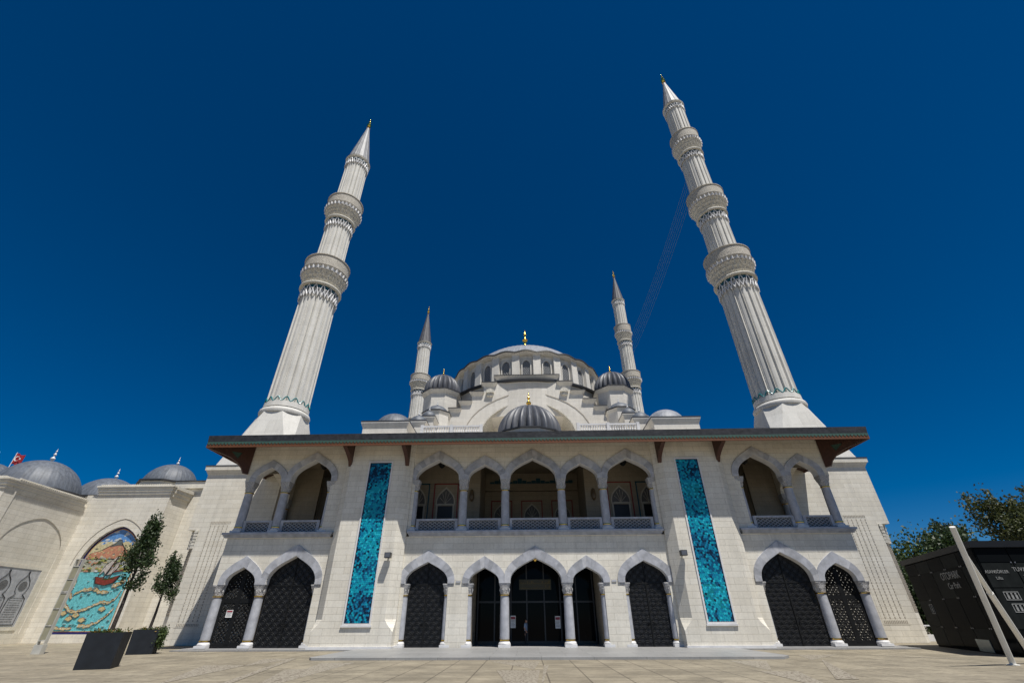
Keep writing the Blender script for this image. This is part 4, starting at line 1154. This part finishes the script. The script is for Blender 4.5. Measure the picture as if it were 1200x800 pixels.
notice(-20.05, .16, 1.95, .42, .42, 'square white notice hung on the black grille of the far left arch', PRED)

# ------------------------------------------------------------------ person in the doorway
def skin_body(name, pts, edges, mat_by_z, parent=None):
    me = bpy.data.meshes.new(name); me.from_pydata([p_[:3] for p_ in pts], edges, [])
    o = bpy.data.objects.new(name, me); COL.objects.link(o)
    sk = o.modifiers.new('skin', 'SKIN')
    if not me.skin_vertices: 
        import bmesh
        bm = bmesh.new(); bm.from_mesh(me); bm.verts.layers.skin.verify(); bm.to_mesh(me); bm.free()
    for v, p_ in zip(me.skin_vertices[0].data, pts): v.radius = (p_[3], p_[4] if len(p_) > 4 else p_[3])
    me.skin_vertices[0].data[0].use_root = True
    sub = o.modifiers.new('sub', 'SUBSURF'); sub.levels = 2; sub.render_levels = 2
    bpy.context.view_layer.update()
    ev = o.evaluated_get(bpy.context.evaluated_depsgraph_get())
    m2 = bpy.data.meshes.new_from_object(ev)
    o.modifiers.clear(); o.data = m2
    m2.materials.clear()
    for mm in mat_by_z[0]: m2.materials.append(mm)
    for pl in m2.polygons:
        pl.use_smooth = True; pl.material_index = mat_by_z[1](pl.center)
    return o
SKIN = plain('skin', (.42, .24, .16), .5); SHIRT = plain('pale_blue_cotton', (.22, .30, .42), .8); TROU = plain('dark_trousers', (.012, .013, .018), .8); HAIR = plain('dark_hair', (.012, .009, .007), .6); SHOE = plain('dark_shoe', (.03, .03, .035), .5)
pts = [(0, 0, .80, .13, .10), (0, 0, .98, .125, .095), (0, -.01, 1.16, .15, .105), (0, 0, 1.24, .07, .06), (0, -.01, 1.30, .05, .05), (0, -.03, 1.39, .085, .095), (0, -.03, 1.46, .06, .065),
       (-.085, 0, .74, .085), (-.10, -.03, .42, .058), (-.10, .02, .09, .042), (-.10, -.09, .04, .036, .026),
       (.085, 0, .74, .085), (.10, .03, .42, .058), (.10, .10, .10, .042), (.10, 0, .04, .036, .026),
       (-.17, 0, 1.2, .055), (-.21, .02, .96, .04), (-.19, -.10, .78, .03), (-.185, -.14, .70, .032, .018),
       (.17, 0, 1.2, .055), (.21, .03, .96, .04), (.20, .0, .76, .03), (.20, -.02, .68, .032, .018)]
ed = [(0, 1), (1, 2), (2, 3), (3, 4), (4, 5), (5, 6), (0, 7), (7, 8), (8, 9), (9, 10), (0, 11), (11, 12), (12, 13), (13, 14), (2, 15), (15, 16), (16, 17), (17, 18), (2, 19), (19, 20), (20, 21), (21, 22)]
def pm(c):
    if c.z < .07: return 3
    if abs(c.x) > .155 and c.z < 1.0: return 0
    if c.z < .82: return 2
    if c.z < 1.265: return 1
    if c.z > 1.40 or (c.z > 1.33 and c.y > -.01): return 4
    return 0
pb = skin_body('person', pts, ed, ([SKIN, SHIRT, TROU, SHOE, HAIR], pm))
pb.location = (-.72, 2.3, .097); pb.rotation_euler = (0, 0, R(70))
tag(pb, 'person in a pale blue shirt and dark trousers walking across the central doorway', 'person')

# ------------------------------------------------------------------ planters and their trees
def leaf_mat(name, c1, c2):
    m, n, l, b = nodes(name)
    ge = n.new('ShaderNodeNewGeometry'); cr = n.new('ShaderNodeValToRGB')
    cr.color_ramp.elements[0].color = (*c1, 1); cr.color_ramp.elements[1].color = (*c2, 1)
    if name == 'flower_mix': cr.color_ramp.elements[0].position = .55
    l.new(ge.outputs['Random Per Island'], cr.inputs[0]); l.new(cr.outputs[0], b.inputs['Base Color'])
    b.inputs['Roughness'].default_value = .55
    tr = n.new('ShaderNodeBsdfTranslucent'); l.new(cr.outputs[0], tr.inputs[0])
    ms = n.new('ShaderNodeMixShader'); ms.inputs[0].default_value = .25
    l.new(b.outputs[0], ms.inputs[1]); l.new(tr.outputs[0], ms.inputs[2]); l.new(ms.outputs[0], n['Material Output'].inputs[0])
    MATS[name] = m
    return m
L_DARK = leaf_mat('dark_leaf', (.018, .035, .012), (.05, .085, .022)); L_MID = leaf_mat('mid_leaf', (.03, .06, .014), (.09, .13, .03)); L_OLIVE = leaf_mat('olive_leaf', (.03, .045, .011), (.075, .085, .02)); L_FLOW = leaf_mat('flower_mix', (.03, .07, .012), (.30, .16, .015))
BARK = plain('bark', (.045, .035, .028), .9, noise=.4, scale=14, bump=.6)
def leaves(rng, centres, n_per, spread, size, q, upbias=.0):
    for c in centres:
        for k in range(n_per):
            d_ = rng.normal(size=3) * spread
            p_ = np.array(c) + d_
            a_ = rng.normal(size=3); a_[2] += upbias; a_ /= np.linalg.norm(a_)
            b_ = rng.normal(size=3); b_ -= a_ * (a_ @ b_); b_ /= np.linalg.norm(b_)
            L_ = size * rng.uniform(.6, 1.3); W_ = L_ * .32
            q.add([p_, p_ + a_ * L_ * .5 + b_ * W_, p_ + a_ * L_, p_ + a_ * L_ * .5 - b_ * W_], [(0, 1, 2, 3)])
def planter_tree(loc, zt, zb, zc0, rx, seed, lab, lean=(0, 0)):
    t = thing('planter_tree', lab, 'tree', loc, 'small trees standing in planters')
    rng = np.random.default_rng(seed); q = MB()
    q.tube([(0, 0, zb), (.02 + lean[0] * .3, 0, zb + (zc0 - zb) * .6), (lean[0] * .6, 0, zc0), (lean[0], 0, (zc0 + zt) / 2), (lean[0] * 1.2, 0, zt - .3)], .085, 8, .02)
    cs = []
    for k in range(78):
        u = rng.uniform(0, 1) ** .85; z = zc0 - .1 + (zt - zc0 - .12) * u
        rad = rx * (.45 + .6 * math.sin(pi * min(1, u * .8 + .2))) * rng.uniform(.25, 1) * (1 - .55 * u ** 3)
        an = rng.uniform(0, 2 * pi)
        c = (lean[0] * (.6 + .6 * u) + rad * math.cos(an), rad * math.sin(an), z)
        cs.append(c)
        if k < 26: q.tube([(lean[0] * .7, 0, max(zc0 - .05, z - .45)), c], .016, 5, .006)
    q.build('trunk', BARK, t)
    q = MB(); leaves(rng, cs, 62, .105, .105, q, .7)
    tips = [(c[0] * (1.05 + .08 * j), c[1] * (1.05 + .08 * j), c[2] + .16 * j) for c in cs[:26] for j in (1, 2, 3)]
    leaves(rng, tips, 10, .045, .10, q, 1.4)
    q.build('crown', L_DARK, t)
def planter(loc, w_, d_, h_, lab, ivy=False):
    t = thing('planter', lab, 'planter', loc, 'dark square planters on the plaza', R(25))
    q = MB(); q.rings([[(-w_ / 2 + .03, -d_ / 2 + .03, 0), (w_ / 2 - .03, -d_ / 2 + .03, 0), (w_ / 2 - .03, d_ / 2 - .03, 0), (-w_ / 2 + .03, d_ / 2 - .03, 0)], [(-w_ / 2, -d_ / 2, h_), (w_ / 2, -d_ / 2, h_), (w_ / 2, d_ / 2, h_), (-w_ / 2, d_ / 2, h_)], [(-w_ / 2 + .05, -d_ / 2 + .05, h_), (w_ / 2 - .05, -d_ / 2 + .05, h_), (w_ / 2 - .05, d_ / 2 - .05, h_), (-w_ / 2 + .05, d_ / 2 - .05, h_)], [(-w_ / 2 + .06, -d_ / 2 + .06, h_ - .08), (w_ / 2 - .06, -d_ / 2 + .06, h_ - .08), (w_ / 2 - .06, d_ / 2 - .06, h_ - .08), (-w_ / 2 + .06, d_ / 2 - .06, h_ - .08)]])
    q.build('box', PLANT_D, t)
    q = MB(); q.box(-w_ / 2 + .065, w_ / 2 - .065, -d_ / 2 + .065, d_ / 2 - .065, h_ - .12, h_ - .06); q.build('soil', BARK, t)
    rng = np.random.default_rng(int(w_ * 100)); q = MB()
    cs = [(rng.uniform(-w_ / 2 + .05, w_ / 2 - .05), rng.uniform(-d_ / 2 + .05, d_ / 2 - .05), h_ + rng.uniform(-.06, .03)) for k in range(38)]
    leaves(rng, cs, 14, .05, .08, q, .5)
    o = q.build('flower_bed', L_FLOW); o.location = loc; o.rotation_euler = (0, 0, R(25)); tag(o, ('orange and green bedding plants filling the nearer planter' if not ivy else 'green and yellow bedding plants with trailing ivy in the farther planter'), 'plants', kind='stuff')
    if ivy:
        q = MB(); cs = [(w_ / 2 + rng.uniform(0, .14), rng.uniform(-d_ / 2, d_ / 2), h_ * rng.uniform(.25, 1.05)) for k in range(70)]
        leaves(rng, cs, 18, .07, .10, q); o = q.build('trailing_ivy', L_MID); o.location = loc; o.rotation_euler = (0, 0, R(25)); tag(o, 'green ivy hanging over the right side of the farther planter', 'ivy', kind='stuff')
planter((-17.8, -11.79, 0), 1.22, 1.22, 1.2, 'larger nearer dark planter box standing in front of the sea mosaic')
planter((-22.53, -3.16, 0), 1.27, 1.27, 1.16, 'smaller farther dark planter box with ivy spilling over its right side', True)
planter_tree((-17.8, -11.79, 0), 5.6, 1.1, 2.9, .62, 21, 'taller dark leafed young tree in the nearer planter before the sea mosaic')
planter_tree((-22.55, -3.16, 0), 5.0, 1.1, 2.6, .64, 22, 'shorter round crowned young tree in the farther planter beside the pylon')

# ------------------------------------------------------------------ light totem at the left
t = thing('light_totem', 'slender leaning looking white framed pylon light with five beige panels left of the planters', 'street lamp', (-28.65, -3.07, 0))
t['label'] = 'slender white framed light column with beige panels standing before the left mosaic wall'
q = MB(); q.box(-.23, -.195, -.1, .1, 0, 4.9); q.box(.195, .23, -.1, .1, 0, 4.9)
for z in (0, .62, 1.35, 2.2, 3.02, 3.1, 3.75, 4.45, 4.86): q.box(-.194, .194, -.095, .095, z, z + .04)
q.build('frame', plain('weathered_white', (.50, .485, .43), .5), t)
BEI = plain('beige_panel', (.30, .28, .19), .4)
for z0, z1 in ((.68, 1.34), (1.41, 2.19), (2.26, 3.01), (3.16, 3.74), (3.81, 4.44)):
    q = MB(); q.box(-.193, .193, -.07, .07, z0, z1); q.build('light_panel', BEI, t)
q = MB(); q.box(-.26, .26, -.15, .15, 0.003, .45); q.build('foot', MATS['weathered_white'], t)

# ------------------------------------------------------------------ glass kiosk at the right
K0 = Vector((22.0, -7.9)); K1 = Vector((25.43, 1.55)); kd = (K1 - K0); KL = kd.length; kd.normalize(); kn_ = Vector((-kd.y, kd.x))
KT = thing('kiosk', 'black glass car park and lift pavilion with white lettering at the right edge', 'kiosk', (K0.x, K0.y, 0))
def KA(u, v, wv): return (kd.x * u + kn_.x * wv, kd.y * u + kn_.y * wv, v)      # u from near corner to far corner, local to the kiosk
KB = lambda u, v, wv: (u, -wv, v)
KG = plain('black_glass', (.006, .007, .008), .05, noise=0, spec=.06); KG2 = plain('smoked_glass', (.016, .018, .018), .10, noise=.2, spec=.06); [setattr(mm_.node_tree.nodes['Principled BSDF'].inputs['IOR'], 'default_value', 1.12) for mm_ in (KG, KG2)]; KR = plain('kiosk_roof', (.010, .011, .013), .5, spec=.2)
q = MB(); base = [(0, 0), (9, 0), (9 + kd.x * KL, kd.y * KL), (kd.x * KL, kd.y * KL)]
q.plate([base], lambda u, v, wv: (u, v, wv), .0, 4.55); q.build('body', KG, KT)
q = MB(); sh = [(-.15, -.15), (9.2, -.15), (9.2 + kd.x * KL, kd.y * KL + .1), (kd.x * KL - .15, kd.y * KL + .1)]
q.plate([sh], lambda u, v, wv: (u, v, wv), 4.552, 4.85); q.build('roof', KR, KT)
rnd = random.Random(9)
for i in range(5):
    for j, (z0, z1) in enumerate(((.12, 1.05), (1.09, 2.45), (2.49, 3.85), (3.89, 4.5))):
        u0 = .05 + i * KL / 5; q = MB(); q.plate([[(u0, z0), (u0 + KL / 5 - .05, z0), (u0 + KL / 5 - .05, z1), (u0, z1)]], KA, .002, .03)
        q.build('glass_panel', KG2 if rnd.random() < .35 else KG, KT)
for i in range(4):
    for j, (z0, z1) in enumerate(((.12, 1.05), (1.09, 2.75), (2.79, 3.85), (3.89, 4.5))):
        u0 = .05 + i * 1.6; q = MB(); q.plate([[(u0, z0), (u0 + 1.54, z0), (u0 + 1.54, z1), (u0, z1)]], KB, .002, .03)
        q.build('glass_panel', KG2 if j in (1, 2) and i < 2 else KG, KT)
q = MB()
for u in [i * KL / 5 for i in range(1, 5)]:
    for z in (1.07, 2.47, 3.87):
        for du in (-.1, .1): q.plate([[(u + du - .03, z - .03), (u + du + .03, z - .03), (u + du + .03, z + .03), (u + du - .03, z + .03)]], KA, .03, .06)
for u in (1.62, 3.22):
    for z in (1.07, 2.77, 3.87):
        for du in (-.1, .1): q.plate([[(u + du - .03, z - .03), (u + du + .03, z - .03), (u + du + .03, z + .03), (u + du - .03, z + .03)]], KB, .03, .06)
q.build('clamp', MATS['lamp_lens'], KT)
q = MB(); q.plate([[(2.75, .04), (4.3, .04), (4.3, .58), (2.75, .58)]], KA, .035, .06); q.build('lit_glass_box', plain('teal_grey_glass', (.10, .16, .16), .25), KT)  # teal glass box at the kiosk foot; lit look is put into its colour
TXT = plain('white_lettering', (.26, .26, .25), .5)
def text(body, size, fn, u0, v0, flip, name):
    cu = bpy.data.curves.new(name, 'FONT'); cu.body = body; cu.size = size; cu.extrude = .006
    to = bpy.data.objects.new(name, cu); COL.objects.link(to); bpy.context.view_layer.update()
    me = bpy.data.meshes.new_from_object(to.evaluated_get(bpy.context.evaluated_depsgraph_get()))
    bpy.data.objects.remove(to); me.name = name
    for v in me.vertices: v.co = Vector(fn(u0 + flip * v.co.x, v0 + v.co.y, .042 + v.co.z))
    me.materials.clear(); me.materials.append(TXT)
    o = bpy.data.objects.new(name, me); COL.objects.link(o); o.parent = KT
text('OTOPARK', .52, KA, 5.0, 3.38, -1, 'lettering'); text('Car Park', .42, KA, 4.55, 2.92, -1, 'lettering')
text('ASANSÖRLER', .19, KB, .03, 3.40, 1, 'lettering'); text('Lifts', .19, KB, .42, 3.12, 1, 'lettering')
text('TUVALETLER', .25, KB, 1.42, 3.48, 1, 'lettering'); text('Toilets', .22, KB, 1.8, 3.16, 1, 'lettering')
def picto(fn, u, v, w_, h_, fl, people):
    q = MB(); th = .03
    for r_ in ((0, w_, 0, th), (0, w_, h_ - th, h_), (0, th, th, h_ - th), (w_ - th, w_, th, h_ - th)):
        q.plate([[(u + fl * r_[0], v + r_[2]), (u + fl * r_[1], v + r_[2]), (u + fl * r_[1], v + r_[3]), (u + fl * r_[0], v + r_[3])]], fn, .03, .05)
    for k in range(people):
        x = u + fl * (w_ * (k + .5) / people * .8 + w_ * .1)
        q.plate([[(x - .045, v + h_ * .15), (x + .045, v + h_ * .15), (x + .05, v + h_ * .6), (x - .05, v + h_ * .6)]], fn, .03, .05)
        q.plate([[(x + .045 * math.cos(a_), v + h_ * .75 + .045 * math.sin(a_)) for a_ in [i * pi / 4 for i in range(8)]]], fn, .03, .05)
    q.build('pictogram', TXT, KT)
picto(KA, 8.6, 1.75, .5, .5, -1, 1); picto(KA, 1.5, 1.9, .55, .6, -1, 2); picto(KB, .38, 2.25, .72, .36, 1, 3); picto(KB, .5, 1.75, .72, .36, 1, 3)

# white V mast before the kiosk
t = thing('mast', 'white leaning steel mast with a diagonal brace before the black glass kiosk', 'mast', (18.09, -11.49, 0))
top = Vector((16.71, -13.4, 4.68)) - Vector((18.09, -11.49, 0))
q = MB(); q.tube([(0, 0, .0), tuple(top)], .10, 16); q.build('pole', POLEW, t, smooth=True)
j0 = top * .80; j1 = Vector((19.9, -10.5, .0)) - Vector((18.09, -11.49, 0))
q = MB(); q.tube([tuple(j0), tuple(j0 + (j1 - j0) * .36)], .085, 16); q.tube([tuple(j0 + (j1 - j0) * .36), tuple(j0 + (j1 - j0) * .37)], .105, 16); q.tube([tuple(j0 + (j1 - j0) * .37), tuple(j1)], .10, 16); q.build('brace', POLEW, t, smooth=True)
q = MB(); q.lathe([(.2, .004), (.2, .03), (.12, .04)], 16); q.build('base_plate', POLEW, t)

# ------------------------------------------------------------------ trees and shrubs at the right
def big_tree(loc, h, crown, seed, lab, leafm, size, ncl, nper, spread, gap=0.0, group=None):
    t = thing('broadleaf_tree', lab, 'tree', loc, group)
    rng = np.random.default_rng(seed); q = MB(); zc, rx, rz = crown
    q.tube([(0, 0, 0), (.15, .1, zc * .45), (.05, 0, zc * .85), (.1, 0, zc + rz * .3)], .28, 8, .08)
    cs = []
    limbs = []
    for k in range(14):
        an = rng.uniform(0, 2 * pi); el = rng.uniform(.1, 1.3)
        e_ = np.array([rx * .85 * math.cos(an) * math.cos(el), rx * .85 * math.sin(an) * math.cos(el), zc - rz * .35 + rz * 1.25 * math.sin(el)])
        b0 = np.array([.05, 0, zc - rz * rng.uniform(.3, .9)])
        limbs.append((b0, e_)); q.tube([b0, b0 * .5 + e_ * .5 + np.array([0, 0, .25]), e_], .09, 6, .02)
        for j in range(5):
            u = rng.uniform(.35, .95); s0 = b0 + (e_ - b0) * u; e2 = s0 + rng.normal(size=3) * rx * .22; q.tube([s0, e2], .03, 5, .01)
    for k in range(ncl):
        b0, e_ = limbs[rng.integers(len(limbs))]; u = rng.uniform(.35, 1.12)
        cs.append(b0 + (e_ - b0) * u + rng.normal(size=3) * rx * .17)
    q.build('trunk', BARK, t)
    q = MB(); leaves(rng, cs, nper, spread, size, q); q.build('crown', leafm, t)
    return t
big_tree((53.6, 20, 0), 13, (10.0, 4.0, 3.7), 31, 'tall open olive brown tree rising behind the black kiosk roof', L_OLIVE, .34, 210, 34, .36)
big_tree((39.5, 14, 0), 8, (5.4, 3.4, 3.6), 32, 'dense dark green tree crowning the kiosk roof behind the white mast top', L_DARK, .34, 190, 34, .5)
big_tree((36.3, 14.5, 0), 7, (4.7, 2.9, 3.3), 33, 'bushy mid green tree directly behind the right pylon edge', L_MID, .30, 170, 34, .5)
big_tree((45.5, 14.5, 0), 7, (3.6, 4.2, 3.0), 34, 'bushy mid green tree standing behind the kiosk under the tall olive tree', L_MID, .32, 170, 32, .5)
big_tree((63, 26, 0), 10, (5.2, 4.6, 3.8), 35, 'dark green tree at the far right edge behind the kiosk', L_DARK, .4, 190, 32, .6)
big_tree((33.9, 12.5, 0), 5, (2.6, 2.4, 2.9), 36, 'dark green bushy tree reaching to the ground right beside the pylon edge', L_DARK, .26, 170, 36, .42)
big_tree((38.0, 12.8, 0), 5, (2.5, 3.0, 2.9), 37, 'dark low spreading tree hidden behind the left end of the kiosk', L_DARK, .28, 170, 36, .45)
big_tree((36.2, 18.5, 0), 7, (4.2, 3.6, 3.8), 38, 'tall mid green tree whose top shows between the pylon and the kiosk roof', L_MID, .32, 190, 36, .5)
# cedar branch reaching over
t = thing('cedar_tree', 'dark cedar with flat drooping branches seen above the green trees behind the kiosk', 'tree', (43.2, 18, 0))
rng = np.random.default_rng(41); q = MB(); q.tube([(0, 0, 0), (0, 0, 10.2)], .22, 8, .05); cs = []
for k in range(16):
    an = rng.uniform(0, 2 * pi); z = rng.uniform(5.5, 10); L_ = (11 - z) * .55 + .9
    q.tube([(0, 0, z), (L_ * .5 * math.cos(an), L_ * .5 * math.sin(an), z + .2), (L_ * math.cos(an), L_ * math.sin(an), z - .2)], .06, 5, .015)
    for j in range(7): u = (j + 1) / 7; cs.append((L_ * u * math.cos(an), L_ * u * math.sin(an), z - .15 * u - .1))
q.build('trunk', BARK, t); q = MB(); leaves(rng, cs, 26, .22, .26, q, -.8); q.build('crown', L_DARK, t)
# low wall, bench slab and shrubs by the pylon
q = MB(); q.box(28.2, 36, 8.6, 9.1, 0, .42); tag(q.build('low_wall', MARBLE_W), 'low pale stone kerb wall between the right pylon and the kiosk', 'wall')
t = thing('bench', 'pale slab bench by the shrubs right of the pylon', 'bench', (31.5, 10.3, 0)); q = MB(); q.box(-1.1, 1.1, -.25, .25, .95, 1.03); q.build('seat', MARBLE_W, t)
for x in (-.8, .8):
    q = MB(); q.box(x - .06, x + .06, -.2, .2, 0, .95); q.build('leg', MARBLE_W, t)
for i, (x, y, h, lab, mt) in enumerate(((31.0, 11.6, 1.5, 'low reddish green shrub behind the pale kerb next to the pylon', L_FLOW), (33.6, 11.2, 1.3, 'low green shrub behind the pale kerb beside the kiosk end', L_MID), (36.5, 12, 1.8, 'dark green shrub behind the kiosk end under the trees', L_DARK))):
    t = thing('shrub', lab, 'shrub', (x, y, 0)); rng = np.random.default_rng(50 + i)
    q = MB(); cs = []
    for k in range(40):
        an = rng.uniform(0, 2 * pi); u = rng.uniform(0, 1); c = (1.1 * u * math.cos(an), .8 * u * math.sin(an), h * rng.uniform(.2, 1) * (1 - .4 * u)); cs.append(c)
        if k < 10: q.tube([(0, 0, 0), c], .02, 4, .008)
    q.build('stem', BARK, t); q = MB(); leaves(rng, cs, 26, .15, .14, q, .3); q.build('foliage', mt, t)
